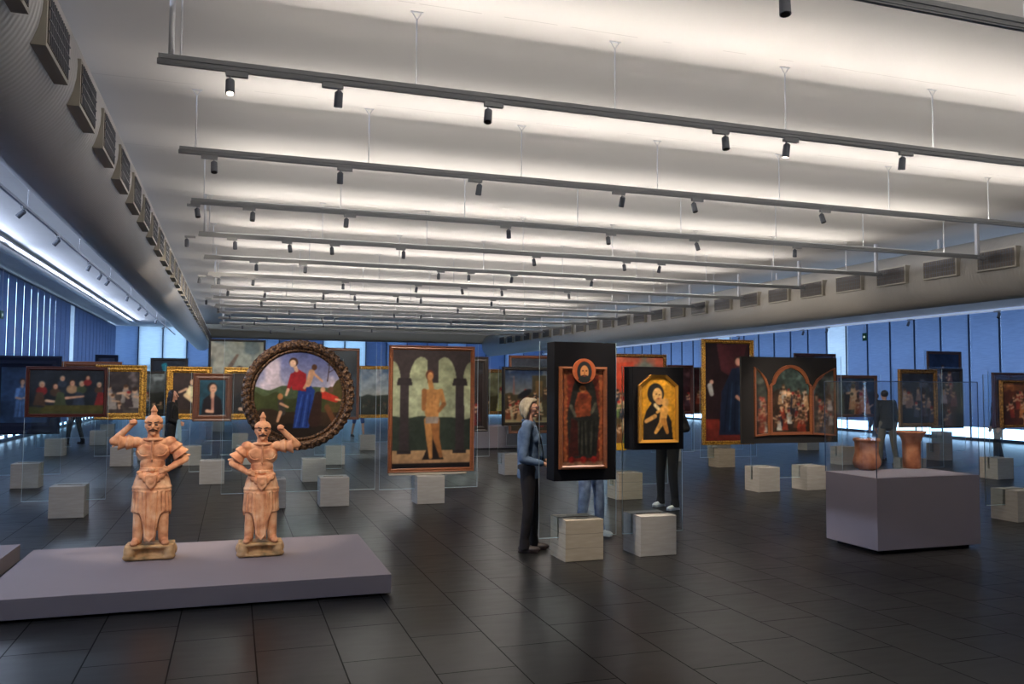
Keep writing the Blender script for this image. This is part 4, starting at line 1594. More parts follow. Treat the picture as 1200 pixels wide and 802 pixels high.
def arch_leaf(pts, name, art, cells, fr=.045):
    """pts: closed outline in local (x, z)"""
    n = len(pts)
    cx = sum(p[0] for p in pts) / n; cz = sum(p[1] for p in pts) / n
    def inset(p, k):
        d = Vector((p[0] - cx, p[1] - cz))
        return (p[0] - d.x / max(abs(d.x), .06) * min(k, abs(d.x)) * (1 if abs(d.x) > .02 else 0), p[1] - (k if d.y > 0 else -k))
    I = [inset(p, fr) for p in pts]
    bm = bmesh.new()
    lv = []
    for (q, d) in ((pts, .04), (pts, .075), (I, .068), (I, .045)):
        lv.append([bm.verts.new((a[0], -d, a[1])) for a in q])
    for a, b in zip(lv, lv[1:] + lv[:1]):
        for i in range(n):
            j = (i + 1) % n
            bm.faces.new((a[i], a[j], b[j], b[i]))
    bmesh.ops.recalc_face_normals(bm, faces=bm.faces)
    finish('frame', bm, MT['brown'], root)
    xs = [p[0] for p in I]; zs = [p[1] for p in I]
    ww, hh = max(xs) - min(xs), max(zs) - min(zs)
    mx, mz = (max(xs) + min(xs)) / 2, (max(zs) + min(zs)) / 2
    cv = Canvas(ww, hh, cells); art(cv); cv.patina(.72, .3, 7)

    def msk(s):
        Xp = (s.X / s.asp - .5) * ww + mx
        Zp = (s.Y - .5) * hh + mz
        ins = np.zeros(s.X.shape, bool)
        for i in range(n):
            xa, za = pts[i]; xb, zb = pts[(i + 1) % n]
            if za == zb:
                continue
            ins ^= ((za > Zp) != (zb > Zp)) & (Xp < (xb - xa) * (Zp - za) / (zb - za) + xa)
        return ins
    cv.mesh(name, ww, hh, root, -.048, mx, mz, mask=msk)


def arc(x0, x1, z0, z1, n=14, a0=PI, a1=0):
    return [((x0 + x1) / 2 + math.cos(a0 + (a1 - a0) * i / n) * (x1 - x0) / 2, z0 + math.sin(a0 + (a1 - a0) * i / n) * (z1 - z0)) for i in range(n + 1)]


L0, B0 = to_l(902, 510); L1, _t = to_l(951, 510)
_, Sp = to_l(902, 452); _, Tp = to_l(926, 428)
mid_pts = [(L0, B0), (L1, B0), (L1, Sp - .1), (L1 - .05, Sp)] + [(x, z) for x, z in arc(L1 - .06, L0 + .06, Sp, Tp)][::1] + [(L0 + .05, Sp), (L0, Sp - .1)]
mid_pts = [(L0, B0), (L1, B0), (L1, Sp)] + arc(L0 + .05, L1 - .05, Sp, Tp)[::-1] + [(L0, Sp)]
arch_leaf(mid_pts, 'centre_canvas', art_scene((70, 86, 80), (66, 48, 36), [(150, 60, 40), (190, 150, 110), (40, 44, 60), (200, 196, 186), (96, 60, 40)], 46, .14, 41, .62), 90)
q0, bq = to_l(884, 512); q1 = L0 - .01
_, sl = to_l(884, 430); _, sr = to_l(900, 456)
w2 = [(q0, bq), (q1, B0)] + [(q1, sr)] + [(q1 - (q1 - q0) * t, sr + (sl - sr) * (t ** .5)) for t in (.2, .4, .6, .8, 1.0)]
arch_leaf(w2, 'left_wing_canvas', art_scene((70, 74, 66), (76, 52, 44), [(150, 70, 50), (190, 180, 170), (60, 60, 70)], 16, .12, 43, .5), 70, .03)
q0 = L1 + .01; q1, bq = to_l(979, 511)
w3 = [(q0, B0), (q1, bq)] + [(q0 + (q1 - q0) * t, sr + (sl - sr) * (t ** .5)) for t in (1.0, .8, .6, .4, .2)] + [(q0, sr)]
arch_leaf(w3, 'right_wing_canvas', art_scene((76, 84, 80), (90, 84, 76), [(200, 196, 190), (110, 90, 80), (60, 60, 70)], 16, .14, 47, .5), 70, .03)

_, Y = easel(953, 528, 'small distant block easel right behind the altarpiece', (928, 980, 413))
painting((930, 979, 414.5, 480), Y, 'far brown framed painting whose top edge shows above the altarpiece', art_dark((50, 34, 34)), MT['redwood'], .08)
_, Y = easel(996, 545, 'concrete block glass easel between altarpiece and pot pedestal', (978, 1032, 439))
painting((979, 1027, 440, 489), Y, 'dark painting of pale bathing figures right of the altarpiece', art_scene((50, 66, 84), (36, 34, 36), [(190, 130, 90), (214, 170, 130), (150, 84, 50)], 8, .34, 51, .6), MT['walnut'], .07)
_, Y = easel(1076, 563, 'concrete block glass easel behind the taller clay pot', (1046, 1104, 432))
painting((1052, 1097, 433, 501), Y, 'gold framed dark painting of a seated group above the tall pot', art_scene((46, 50, 60), (40, 46, 56), [(150, 120, 110), (80, 80, 96), (190, 170, 156)], 9, .22, 53, .6), MT['gold_dark'], .085)
_, Y = easel(1109, 540, 'concrete block glass easel right of the taller clay pot', (1088, 1130, 430))
painting((1090, 1127, 432, 502), Y, 'narrow dark painting of tangled pale figures right of the gilt group', art_scene((56, 56, 60), (38, 38, 44), [(170, 160, 160), (120, 90, 90), (60, 64, 76)], 13, .2, 57, .85), MT['dark_frame'], .07)
_, Y = easel(1110, 522, 'farthest easel by the right windows above the pots', (1084, 1128, 411))
painting((1086, 1126, 412, 480), Y, 'blue-grey painting standing highest behind the two dark ones on the right', art_dark((48, 60, 84)), MT['walnut'], .09)
_, Y = easel(1179, 562, 'concrete block glass easel at the right edge, the farther of two', (1158, 1222, 436))
painting((1162, 1218, 437, 501), Y, 'wide dark wooden frame behind the small glowing scene at the right edge', art_dark((44, 34, 34)), MT['redwood'], .12)
_, Y = easel(1207, 612, 'concrete block glass easel at the right edge, the nearer of two', (1152, 1252, 440))
painting((1171, 1242, 446, 501), Y, 'orange and dark crowded painting in a thin gilt frame at the right edge', art_scene((110, 66, 34), (70, 36, 22), [(176, 110, 60), (60, 34, 26), (206, 150, 96), (130, 50, 34)], 22, .24, 61, .8), MT['gold_dark'], .035)

# ------------------------------------------------------------------ plinths
zt = .17
fr = on_z(461, 673, zt); bk = on_z(418, 626, zt)
y0, y1, xr = fr.y, bk.y, (fr.x + bk.x) / 2
xl = on_z(50, 638, zt).x - .02
root = empty('platform', ((xl + xr) / 2, (y0 + y1) / 2, 0), 0, 'low wide grey-mauve platform carrying the two clay warriors', 'platform')
cx, cy = (xl + xr) / 2, (y0 + y1) / 2
box('top', xl - cx, xr - cx, y0 - cy, y1 - cy, .02, zt, MT['plinth'], root, .004)
box('recessed_base', xl - cx + .08, xr - cx - .08, y0 - cy + .08, y1 - cy - .08, 0, .021, MT['dark_panel'], root)
root = empty('platform', (xl - 1.6, cy + .4, 0), 0, 'corner of a second low grey platform at the left edge', 'platform')
e = on_z(24, 638, zt)
ex = e.x - (xl - 1.6); ey = e.y - (cy + .4)
box('top', ex - 2.2, ex, ey - 2.0, ey, .02, zt, MT['plinth'], root, .004)
box('recessed_base', ex - 2.12, ex - .08, ey - 1.92, ey - .08, 0, .021, MT['dark_panel'], root)

# pedestal with acrylic case
f0 = on_z(1029, 651, 0); lf = on_z(953, 636, 0); rf = on_z(1153, 643, 0)
pz = on_y(1028, 561, f0.y).z
px0, px1, py0, py1 = f0.x, rf.x, f0.y, f0.y + 1.55
py1 = min(py1, lf.y)
PEDX, PEDY = (px0 + px1) / 2, (py0 + py1) / 2
root = empty('pedestal', (PEDX, PEDY, 0), 0, 'large grey box pedestal under a clear case with the two clay pots', 'pedestal')
hx, hy = (px1 - px0) / 2, (py1 - py0) / 2
box('body', -hx, hx, -hy, hy, .04, pz, MT['case_base'], root, .003)
box('recessed_base', -hx + .08, hx - .08, -hy + .08, hy - .08, 0, .041, MT['dark_panel'], root)
ctop = on_y(1028, 447, f0.y).z
root = empty('display_case', (PEDX, PEDY, pz), 0, 'clear acrylic case standing over the two clay pots', 'display case')
ch = ctop - pz
t = .006
for nm, a in (('front_pane', (-hx, hx, -hy, -hy + t)), ('back_pane', (-hx, hx, hy - t, hy)), ('left_pane', (-hx, -hx + t, -hy + t, hy - t)), ('right_pane', (hx - t, hx, -hy + t, hy - t))):
    box(nm, a[0], a[1], a[2], a[3], 0.001, ch - .006, MT['case_glass'], root)
box('top_pane', -hx, hx, -hy, hy, ch - .006, ch, MT['case_glass'], root)
bm = bmesh.new()
for (sx, sy) in ((-1, -1), (1, -1), (1, 1), (-1, 1)):
    add_box(bm, sx * hx - .003, sx * hx + .003, sy * hy - .003, sy * hy + .003, 0.001, ch)
for sy in (-1, 1):
    add_box(bm, -hx, hx, sy * hy - .0035, sy * hy + .0035, ch - .0035, ch + .0035)
for sx in (-1, 1):
    add_box(bm, sx * hx - .0035, sx * hx + .0035, -hy, hy, ch - .0035, ch + .0035)
finish('edge_seam', bm, MT['mullion'], root)
# pots
p1 = on_z(1025, 552, pz); p2 = on_z(1078, 550, pz)


def pot(p, prof, label, sc):
    bm = bmesh.new()
    inner = [(max(.004, r - .012), z) for r, z in prof[::-1] if z > .02] + [(.02, .02)]
    add_lathe(bm, [(r * sc, z * sc) for r, z in prof + inner], 40)
    o = finish('clay_pot', bm, MT['pot'], None, smooth=True)
    o.location = (p.x, p.y + .12, pz + .001)
    tag(o, label, 'pot')


s_ = 1.0
pot(p1, [(.075, 0), (.115, .02), (.138, .06), (.140, .09), (.130, .13), (.118, .18), (.117, .24), (.119, .285), (.122, .298), (.134, .303), (.136, .324), (.126, .332)],
    'squat rounded clay pot on the pedestal, left of the taller one', (40 / 100.) / .345 * .93)
pot(p2, [(.085, 0), (.092, .01), (.092, .10), (.094, .2), (.096, .29), (.110, .33), (.135, .37), (.150, .385), (.152, .40), (.140, .405)],
    'tall flaring clay vase on the pedestal, right of the squat pot', (48 / 100.) / .405 * .90)

# distant low plinth between arches painting and woman
q = on_z(557, 527); q2 = on_z(612, 527)
zz = on_y(585, 500, q.y).z
root = empty('plinth', ((q.x + q2.x) / 2, q.y + .6, 0), 0, 'distant low grey plinth seen left of the grey-haired woman', 'plinth')
hw = (q2.x - q.x) / 2
box('body', -hw, hw, -.6, .6, 0.03, zz, MT['case_base'], root, .004)
box('recessed_base', -hw + .06, hw - .06, -.54, .54, 0, .031, MT['dark_panel'], root)

# exit signs
s = on_x(1011.5, 395, XR - .4)
root = empty('exit_sign', (XR - .33, s.y, s.z), 0, 'small green exit sign hanging before the right window blinds', 'exit sign')
box('panel', -.012, .012, -.11, .11, -.15, .15, MT['green'], root)
bm = bmesh.new()
add_prism(bm, [(-.05, 0), (.02, .06), (.02, .025), (.06, .025), (.06, -.025), (.02, -.025), (.02, -.06)], 'x', -.016, -.0125)
finish('arrow', bm, MT['sign_white'], root)
box('hanger', -.004, .004, -.01, .01, .15, 4.8 - s.z, MT['white_metal'], root)
s = on_x(1, 369, -6.0)
root = empty('exit_sign', (-5.98, s.y, s.z), 0, 'small green exit sign before the left window blinds at the picture edge', 'exit sign')
box('panel', -.012, .012, -.16, .16, -.11, .11, MT['green'], root)
bm = bmesh.new()
add_prism(bm, [(-.05, 0), (.02, .06), (.02, .025), (.06, .025), (.06, -.025), (.02, -.025), (.02, -.06)], 'x', .0125, .016)
finish('arrow', bm, MT['sign_white'], root)
box('hanger', -.004, .004, -.01, .01, .11, 4.8 - s.z, MT['white_metal'], root)

# ------------------------------------------------------------------ clay warriors
def warrior(px, py, sc, mir, label):
    p = on_z(px, py, zt)
    root = empty('clay_warrior', (p.x, p.y + .10, zt), 0, label, 'statue', 'pair of clay warriors')
    root.scale = (sc * mir, sc, sc)
    # local: x viewer's right, -y toward the viewer, z up; raised arm on the left when mir = 1
    T = MT['terra']
    bm = bmesh.new()                                    # rock base
    rs = random.Random(3)
    add_box(bm, -.175, .175, -.075, .115, .006, .125)
    add_box(bm, -.19, .19, -.125, .12, .100, .128)
    add_box(bm, -.19, .19, -.125, -.06, .006, .030)
    for s in (-1, 1):
        add_ell(bm, (s * .155, -.085, .068), (.048, .052, .058)); add_ell(bm, (s * .17, .03, .065), (.045, .08, .055))
        add_ell(bm, (s * .10, -.10, .112), (.060, .040, .020)); add_ell(bm, (s * .165, -.10, .03), (.045, .04, .024))
    for k in range(16):
        a = PI * k / 15
        add_ell(bm, (math.cos(a) * .165, math.sin(a) * .10, .065 + rs.uniform(-.005, .03)), (rs.uniform(.035, .05), rs.uniform(.03, .045), rs.uniform(.035, .055)), seg=10, ring=6)
    sculpt('rock_base', bm, MT['terra_base'], root, .009, 4)
    # body: legs, torso, arms, head as one surface
    bm = bmesh.new()
    for s in (-1, 1):
        add_cap(bm, (s * .086, -.02, .50), (s * .102, -.03, .16), .056, .040)
        add_cap(bm, (s * .104, -.02, .165), (s * .120, -.085, .145), .038, .030)
        add_ell(bm, (s * .122, -.10, .144), (.034, .044, .022))
    add_ell(bm, (0, 0, .67), (.120, .085, .10))
    add_ell(bm, (0, -.004, .80), (.102, .074, .10))
    add_ell(bm, (0, -.005, .905), (.140, .076, .10))
    add_ell(bm, (0, 0, .985), (.135, .066, .045))
    for s in (-1, 1):
        add_ell(bm, (s * .062, -.062, .925), (.050, .016, .048))     # breastplate bosses
        add_ell(bm, (s * .135, .0, .99), (.052, .050, .046))
    add_cap(bm, (0, 0, .99), (0, -.006, 1.05), .052, .048)
    # raised arm
    S0, E0, W0 = Vector((-.14, 0, .985)), Vector((-.31, -.02, 1.00)), Vector((-.165, -.055, 1.145))
    add_cap(bm, S0, E0, .046, .034); add_cap(bm, E0, W0, .034, .023)
    add_ell(bm, W0 + Vector((.01, 0, .015)), (.030, .028, .030))
    for k in range(4):
        add_cap(bm, W0 + Vector((-.016 + .012 * k, -.022, .028)), W0 + Vector((-.010 + .012 * k, -.034, .008)), .0085, .007, 8, 3)
    add_cap(bm, W0 + Vector((.022, -.01, .005)), W0 + Vector((.014, -.034, .018)), .009, .007, 8, 3)
    # arm on the hip
    S1, E1, W1 = Vector((.14, 0, .98)), Vector((.255, .0, .84)), Vector((.12, -.075, .755))
    add_cap(bm, S1, E1, .046, .036); add_cap(bm, E1, W1, .036, .024)
    add_ell(bm, W1 + Vector((-.02, -.008, .0)), (.034, .024, .026))
    for k in range(4):
        add_cap(bm, W1 + Vector((-.03, -.025, .02 - .013 * k)), W1 + Vector((-.058, -.022, .012 - .013 * k)), .0085, .0065, 8, 3)
    add_cap(bm, W1 + Vector((-.005, -.02, .026)), W1 + Vector((-.025, -.028, .038)), .009, .007, 8, 3)
    # head
    hz = 1.13
    add_ell(bm, (0, 0, hz), (.066, .070, .078)); add_ell(bm, (0, -.016, hz - .035), (.055, .056, .048))
    add_cap(bm, (0, -.066, hz + .012), (0, -.080, hz - .012), .008, .013, 8, 3)     # nose
    for s in (-1, 1):
        add_cap(bm, (s * .010, -.064, hz + .026), (s * .044, -.052, hz + .032), .009, .008, 8, 3)   # brow
        add_ell(bm, (s * .030, -.056, hz - .014), (.018, .014, .014))                 # cheek
        add_ell(bm, (s * .062, .0, hz), (.012, .018, .026))                            # ear
        add_cap(bm, (s * .004, -.070, hz - .030), (s * .034, -.058, hz - .040), .009, .006, 8, 3)   # moustache
    add_ell(bm, (0, -.056, hz - .068), (.022, .020, .022))                            # beard
    sculpt('body', bm, T, root, .0055, 2)
    # eyes with their brows, moustache
    glaze = mat('dark_glaze', (70, 44, 34), .6)
    for s in (-1, 1):
        bm = bmesh.new(); add_ell(bm, (s * .026, -.064, hz + .008), (.014, .007, .009), seg=10, ring=6)
        finish('eye', bm, glaze, root, smooth=True)
        bm = bmesh.new(); add_cap(bm, (s * .012, -.073, hz + .026), (s * .044, -.060, hz + .034), .005, .004, 8, 3)
        finish('eyebrow', bm, glaze, root, smooth=True)
    bm = bmesh.new()
    for s in (-1, 1):
        add_cap(bm, (0, -.080, hz - .029), (s * .034, -.066, hz - .042), .006, .004, 8, 3)
    finish('moustache', bm, glaze, root, smooth=True)
    bm = bmesh.new(); add_ell(bm, (0, -.068, hz - .048), (.016, .006, .005), seg=10, ring=6)
    finish('mouth', bm, glaze, root, smooth=True)
    # helmet cap and topknot
    bm = bmesh.new()
    add_ell(bm, (0, .008, hz + .036), (.074, .078, .056))
    add_cap(bm, (-.062, -.035, hz + .034), (.062, -.035, hz + .034), .013, .013, 8, 3)
    add_ell(bm, (0, .0, hz + .10), (.026, .026, .020))
    bmesh.ops.create_cone(bm, segments=6, radius1=.034, radius2=.004, depth=.055, matrix=Matrix.Translation((0, 0, hz + .152)))
    bmesh.ops.create_cone(bm, segments=6, radius1=.012, radius2=.034, depth=.03, matrix=Matrix.Translation((0, 0, hz + .112)))
    sculpt('topknot', bm, T, root, .006, 1)
    # collar, shoulder guards with flared cuffs
    bm = bmesh.new()
    for k in range(18):
        a = 2 * PI * k / 18; b_ = 2 * PI * (k + 1) / 18
        add_cap(bm, (math.cos(a) * .075, math.sin(a) * .062 - .01, 1.012), (math.cos(b_) * .075, math.sin(b_) * .062 - .01, 1.012), .014, .014, 8, 3)
    add_cap(bm, (0, -.072, .99), (0, -.080, .84), .011, .009, 8, 3)
    for s in (-1, 1):
        for k in range(10):
            a = PI * (.05 + .1 * k) + PI; b_ = a + PI * .1
            add_cap(bm, (s * .062 + math.cos(a) * .054, -.077 + abs(math.cos(a)) * .012, .925 + math.sin(a) * .052), (s * .062 + math.cos(b_) * .054, -.077 + abs(math.cos(b_)) * .012, .925 + math.sin(b_) * .052), .0065, .0065, 6, 2)
    sculpt('breastplate_trim', bm, T, root, .005, 1)
    for (A_, B_, nm) in ((S0, E0, 1), (S1, E1, 2)):
        bm = bmesh.new()
        d = (B_ - A_)
        m0 = A_ + d * .35; m1 = A_ + d * .78
        add_cyl(bm, A_ + d * .1, m0, .050, .064, n=20)
        add_cyl(bm, m0, A_ + d * .42, .070, .060, n=20)
        add_cyl(bm, A_ + d * .42, m1, .046, .078, n=20)
        tip = A_ + d * .92 + Vector((0, .0, -.0)) + d.normalized() * .0
        add_cap(bm, m1, tip + Vector((0.0, .0, -.045 if nm == 1 else .02)) + Vector((.05 if nm == 2 else -.02, 0, 0)), .030, .008, 8, 3)
        sculpt('sleeve_guard', bm, T, root, .006, 2)
    # belt and tassets
    bm = bmesh.new()
    for z, r in ((.770, .104), (.750, .108)):
        add_lathe(bm, [(r - .01, z - .008), (r, z - .004), (r, z + .004), (r - .01, z + .008)], 36, sy=.78)
    add_ell(bm, (0, -.088, .760), (.030, .020, .022))
    for s in (-1, 1):
        add_ell(bm, (s * .076, -.080, .705), (.032, .024, .028)); add_ell(bm, (s * .046, -.102, .68), (.026, .016, .030)); add_ell(bm, (s * .10, -.07, .735), (.022, .02, .02))
    sculpt('belt', bm, T, root, .0055, 1)
    bm = bmesh.new()

    def mod(a, z):
        return 1 + .025 * math.sin(a * 14)
    add_lathe(bm, [(.100, .755), (.122, .715), (.140, .660), (.148, .620), (.156, .612), (.156, .598), (.143, .592), (.155, .584), (.155, .570), (.12, .566)], 72, sy=.72, mod=mod)
    add_prism(bm, [(-.045, .72), (.045, .72), (.040, .635), (.0, .595), (-.040, .635)], 'y', -.135, -.09)
    add_ell(bm, (0, -.122, .665), (.03, .022, .034))
    sculpt('hip_armour', bm, T, root, .0055, 1)
    # long skirt with arched openings over the shins and a hanging front panel
    bm = bmesh.new()
    n = 96
    top, rows = .578, 24
    grid = []
    for j in range(rows + 1):
        row = []
        for i in range(n):
            a = 2 * PI * i / n
            x = math.cos(a)
            y = math.sin(a)
            # hem height: front lobes arch up over each leg, centre and sides hang low
            front = max(0.0, -y)
            u = x / .62
            arch = 0.0
            lx = abs(x)
            if y < 0 and lx > .25:
                arch = math.sin(PI / 2 * min(1, (lx - .25) / .36)) ** .6
            elif y >= 0 and lx > .8:
                arch = min(1, (lx - .8) / .15) * .85
            hem = .165 + .235 * arch + (.05 if y > 0 else 0)
            z = top + (hem - top) * j / rows
            r = .132 + .010 * (j / rows) + .006 * math.sin(a * 22)
            if y < 0 and lx < .25:
                r += .012
            row.append(bm.verts.new((x * r, y * r * .74, z)))
        grid.append(row)
    for j in range(rows):
        for i in range(n):
            k = (i + 1) % n
            bm.faces.new((grid[j][i], grid[j][k], grid[j + 1][k], grid[j + 1][i]))
    o = finish('skirt', bm, T, root, smooth=True)
    so = o.modifiers.new('thickness', 'SOLIDIFY'); so.thickness = .014; so.offset = -1
    bm = bmesh.new()
    for s in (-1, 1):
        pr = None
        for k in range(15):
            t_ = k / 14
            lx = .25 + .74 * t_
            a = -math.acos(min(.999, lx))
            x = math.cos(a) * .146 * s; y = math.sin(a) * .146 * .74
            z = .165 + .235 * math.sin(PI / 2 * min(1, (lx - .25) / .36)) ** .6
            q = Vector((x, y - .004, z))
            if pr is not None:
                add_cap(bm, pr, q, .009, .009, 6, 2)
            pr = q
    for s in (-1, 1):
        add_cap(bm, (s * .045, -.110, .57), (s * .034, -.128, .20), .008, .007, 6, 2)
    add_cap(bm, (-.034, -.128, .20), (0, -.130, .165), .009, .010, 6, 2); add_cap(bm, (.034, -.128, .20), (0, -.130, .165), .009, .010, 6, 2)
    for x in (-.02, 0, .02):
        add_cap(bm, (x, -.110, .56), (x * .8, -.124, .22), .006, .005, 6, 2)
    sculpt('skirt_border', bm, T, root, .0045, 1)
    return root


warrior(174.5, 657, 1.03, 1, 'left clay warrior statue raising its arm on the picture left')
warrior(305, 653, .985, -1, 'right clay warrior statue raising its arm before the round painting')

# ------------------------------------------------------------------ people
def hand(bm, w, d, sidev, sc=1.0):
    """palm at wrist w pointing along d, with four curled fingers and a thumb"""
    d = d.normalized(); s = sidev.normalized(); nrm = d.cross(s).normalized()
    add_cap(bm, w, w + d * .055 * sc, .026 * sc, .030 * sc, 10, 3)
    for k, L in enumerate((.062, .072, .068, .052)):
        b0 = w + d * .075 * sc + s * ((k - 1.5) * .019 * sc)
        m0 = b0 + d * L * .55 * sc + nrm * .008 * sc
        e0 = m0 + d * L * .38 * sc + nrm * .022 * sc
        add_cap(bm, b0 - d * .02, m0, .0095 * sc, .0085 * sc, 8, 3); add_cap(bm, m0, e0, .0085 * sc, .007 * sc, 8, 3)
    t0 = w + d * .02 * sc + s * .026 * sc
    t1 = t0 + (d * .7 + s * .7).normalized() * .035 * sc
    add_cap(bm, t0, t1, .012 * sc, .010 * sc, 8, 3); add_cap(bm, t1, t1 + (d * .9 + s * .2).normalized() * .026 * sc, .010 * sc, .008 * sc, 8, 3)


def person(px, py, H, face, label, cfg, voxel=.009, zfloor=0.0):
    """local frame: +x forward, +y to the person's left, z up; face = heading in radians in the world"""
    p = on_z(px, py, zfloor)
    root = empty('person', (p.x, p.y, zfloor), face, label, 'person')
    V = Vector
    hipz, knz, anz, shz = .52 * H, .285 * H, .05 * H, .815 * H
    hw, sw = .055 * H, .105 * H * cfg.get('sh', 1)
    lean = cfg.get('lean', 0.0)            # forward shift of shoulders
    hd = cfg.get('head', 0.0)
    st = cfg.get('stride', 0.0)
    girth = cfg.get('girth', 1.0)
    hip = {s: V((0, s * hw, hipz)) for s in (-1, 1)}
    ank = {1: V((st * .5, hw * cfg.get('stance', 1.1), anz)), -1: V((-st * .5, -hw * cfg.get('stance', 1.1), anz))}
    kn = {s: (hip[s] + ank[s]) / 2 + V((.025 + abs(st) * .06, 0, (knz - (hipz + anz) / 2))) for s in (-1, 1)}
    sh = {s: V((lean, s * sw, shz - abs(lean) * .25)) for s in (-1, 1)}
    neck = V((lean * 1.1, 0, shz + .02 - abs(lean) * .3))
    hc = V((lean * 1.3 + .015 + hd, 0, .925 * H - abs(lean) * .5 - abs(hd) * .3))
    el = {}; wr = {}
    for s, key in ((1, 'L'), (-1, 'R')):
        e, w = cfg.get(key, ((-.02, .04, .62), (.04, .03, .48)))
        el[s] = V((e[0] + lean * .6, s * (sw + e[1]), e[2] * H)); wr[s] = V((w[0] + lean * .6, s * (sw + w[1]), w[2] * H))
    sk = cfg.get('skin', MT['skin'])
    # body
    bm = bmesh.new()
    r = H / 1.7
    for s in (-1, 1):
        add_cap(bm, hip[s], kn[s], .070 * r, .046 * r); add_cap(bm, kn[s], ank[s], .046 * r, .032 * r)
        add_cap(bm, ank[s] + V((0, 0, -.03)), ank[s] + V((.07 * r, 0, -.055 * r)), .024 * r, .018 * r)
        add_cap(bm, sh[s], el[s], .042 * r, .034 * r); add_cap(bm, el[s], wr[s], .033 * r, .022 * r)
        d = wr[s] - el[s]
        hand(bm, wr[s], d, V((1, 0, .2)) if s == 1 else V((1, 0, .2)), r)
    add_ell(bm, (0, 0, hipz + .03), (.085 * r, .125 * r, .09 * r)); add_cap(bm, (0, 0, hipz + .05), (lean * .8, 0, shz - .10), .095 * r, .115 * r)
    add_cap(bm, sh[-1] + V((0, .03, -.01)), sh[1] + V((0, -.03, -.01)), .055 * r, .055 * r)
    add_cap(bm, neck - V((0, 0, .04)), hc - V((.01, 0, .06)), .048 * r, .044 * r)
    add_ell(bm, hc + V((-.008, 0, .012)), (.082 * r, .068 * r, .088 * r), seg=20, ring=14)
    add_ell(bm, hc + V((.018, 0, -.045)), (.056 * r, .048 * r, .052 * r))
    add_ell(bm, hc + V((.056, 0, -.084)), (.026 * r, .026 * r, .020 * r))            # chin
    add_cap(bm, hc + V((.076, 0, .005)), hc + V((.100, 0, -.026)), .008 * r, .013 * r, 8, 3)  # nose
    add_cap(bm, hc + V((.066, -.028, .016)), hc + V((.066, .028, .016)), .012 * r, .012 * r, 8, 3)
    add_ell(bm, hc + V((.068, 0, -.052)), (.014 * r, .022 * r, .012 * r))
    for s in (-1, 1):
        add_ell(bm, hc + V((-.01, s * .068 * r, -.012)), (.018 * r, .010 * r, .028 * r))
        add_ell(bm, hc + V((.045, s * .034, -.025)), (.024 * r, .02 * r, .022 * r))
    sculpt('body', bm, sk, root, min(voxel, .006), 2)
    if cfg.get('face', True):
        bm = bmesh.new()
        for s in (-1, 1):
            add_ell(bm, hc + V((.066, s * .028, -.002)), (.010, .012, .007), seg=10, ring=6)
        finish('eyes', bm, MT['eye'], root, smooth=True)
        bm = bmesh.new(); add_ell(bm, hc + V((.078, 0, -.052)), (.008, .020, .006), seg=10, ring=6)
        finish('lips', bm, MT['lips'], root, smooth=True)
    # hair
    bm = bmesh.new()
    hs = cfg.get('hair_style', 'short')
    add_ell(bm, hc + V((-.030, 0, .030)), (.080 * r, .078 * r, .082 * r), seg=20, ring=14)
    if hs == 'bob':
        add_ell(bm, hc + V((-.056, 0, .0)), (.070 * r, .090 * r, .094 * r), seg=20, ring=14)
        add_ell(bm, hc + V((-.062, 0, -.055)), (.050 * r, .084 * r, .052 * r))
        add_ell(bm, hc + V((.018, 0, .072)), (.060 * r, .066 * r, .030 * r))
        for s in (-1, 1):
            add_cap(bm, hc + V((.016, s * .056, .062)), hc + V((-.034, s * .074, -.03)), .018, .026, 10, 3)
            add_cap(bm, hc + V((-.030, s * .078, -.04)), hc + V((-.040, s * .070, -.10)), .030, .020, 10, 3)
    elif hs == 'long':
        add_ell(bm, hc + V((-.05, 0, -.04)), (.060 * r, .082 * r, .12 * r))
        add_cap(bm, hc + V((-.055, 0, -.08)), hc + V((-.085 - lean * .2, 0, -.30)), .070, .050)
        for s in (-1, 1):
            add_cap(bm, hc + V((.0, s * .062, .02)), hc + V((-.03, s * .07, -.20)), .026, .024, 10, 3)
    sculpt('hair', bm, cfg.get('hair', MT['dark_hair']), root, .008, 2)
    # top
    tr = cfg.get('top_r', 1.0)
    bm = bmesh.new()
    hem = cfg.get('hem', .50) * H
    for s in (-1, 1):
        add_cap(bm, sh[s], el[s], .060 * r * tr, .050 * r * tr)
        k = cfg.get('sleeve', .9)
        if k > 0:
            add_cap(bm, el[s], el[s] + (wr[s] - el[s]) * k, .050 * r * tr, .036 * r * tr)
    add_cap(bm, (lean * .2, 0, hem + .10), (lean * .8, 0, shz - .12), .125 * r * tr * girth, .130 * r * tr)
    add_ell(bm, (lean * .9, 0, shz - .10), (.112 * r * tr, .175 * r * tr, .12 * r))
    add_cap(bm, sh[-1] + V((0, .03, -.012)), sh[1] + V((0, -.03, -.012)), .066 * r, .066 * r)
    if hem < .56 * H:
        add_lathe(bm, [(.145 * r * girth, hem), (.150 * r * girth, hem + .03), (.140 * r * girth, hem + .12), (.125 * r * girth, hem + .22)], 24, sx=.86, sy=1.05)
    if cfg.get('bust'):
        add_ell(bm, (.075 + lean, 0, .72 * H), (.07, .12, .07))
    sculpt('shirt' if not cfg.get('coat') else 'jacket', bm, cfg['top'], root, .009, 3)
    if cfg.get('collar'):
        bm = bmesh.new()
        for s in (-1, 1):
            add_cap(bm, neck + V((-.05, s * .03, .02)), neck + V((.07, s * .045, -.05)), .020, .016, 8, 3)
        add_cap(bm, neck + V((-.055, -.03, .022)), neck + V((-.055, .03, .022)), .02, .02, 8, 3)
        sculpt('collar', bm, cfg['top'], root, .007, 1)
    # trousers
    bm = bmesh.new()
    q = cfg.get('leg_to', 1.0)
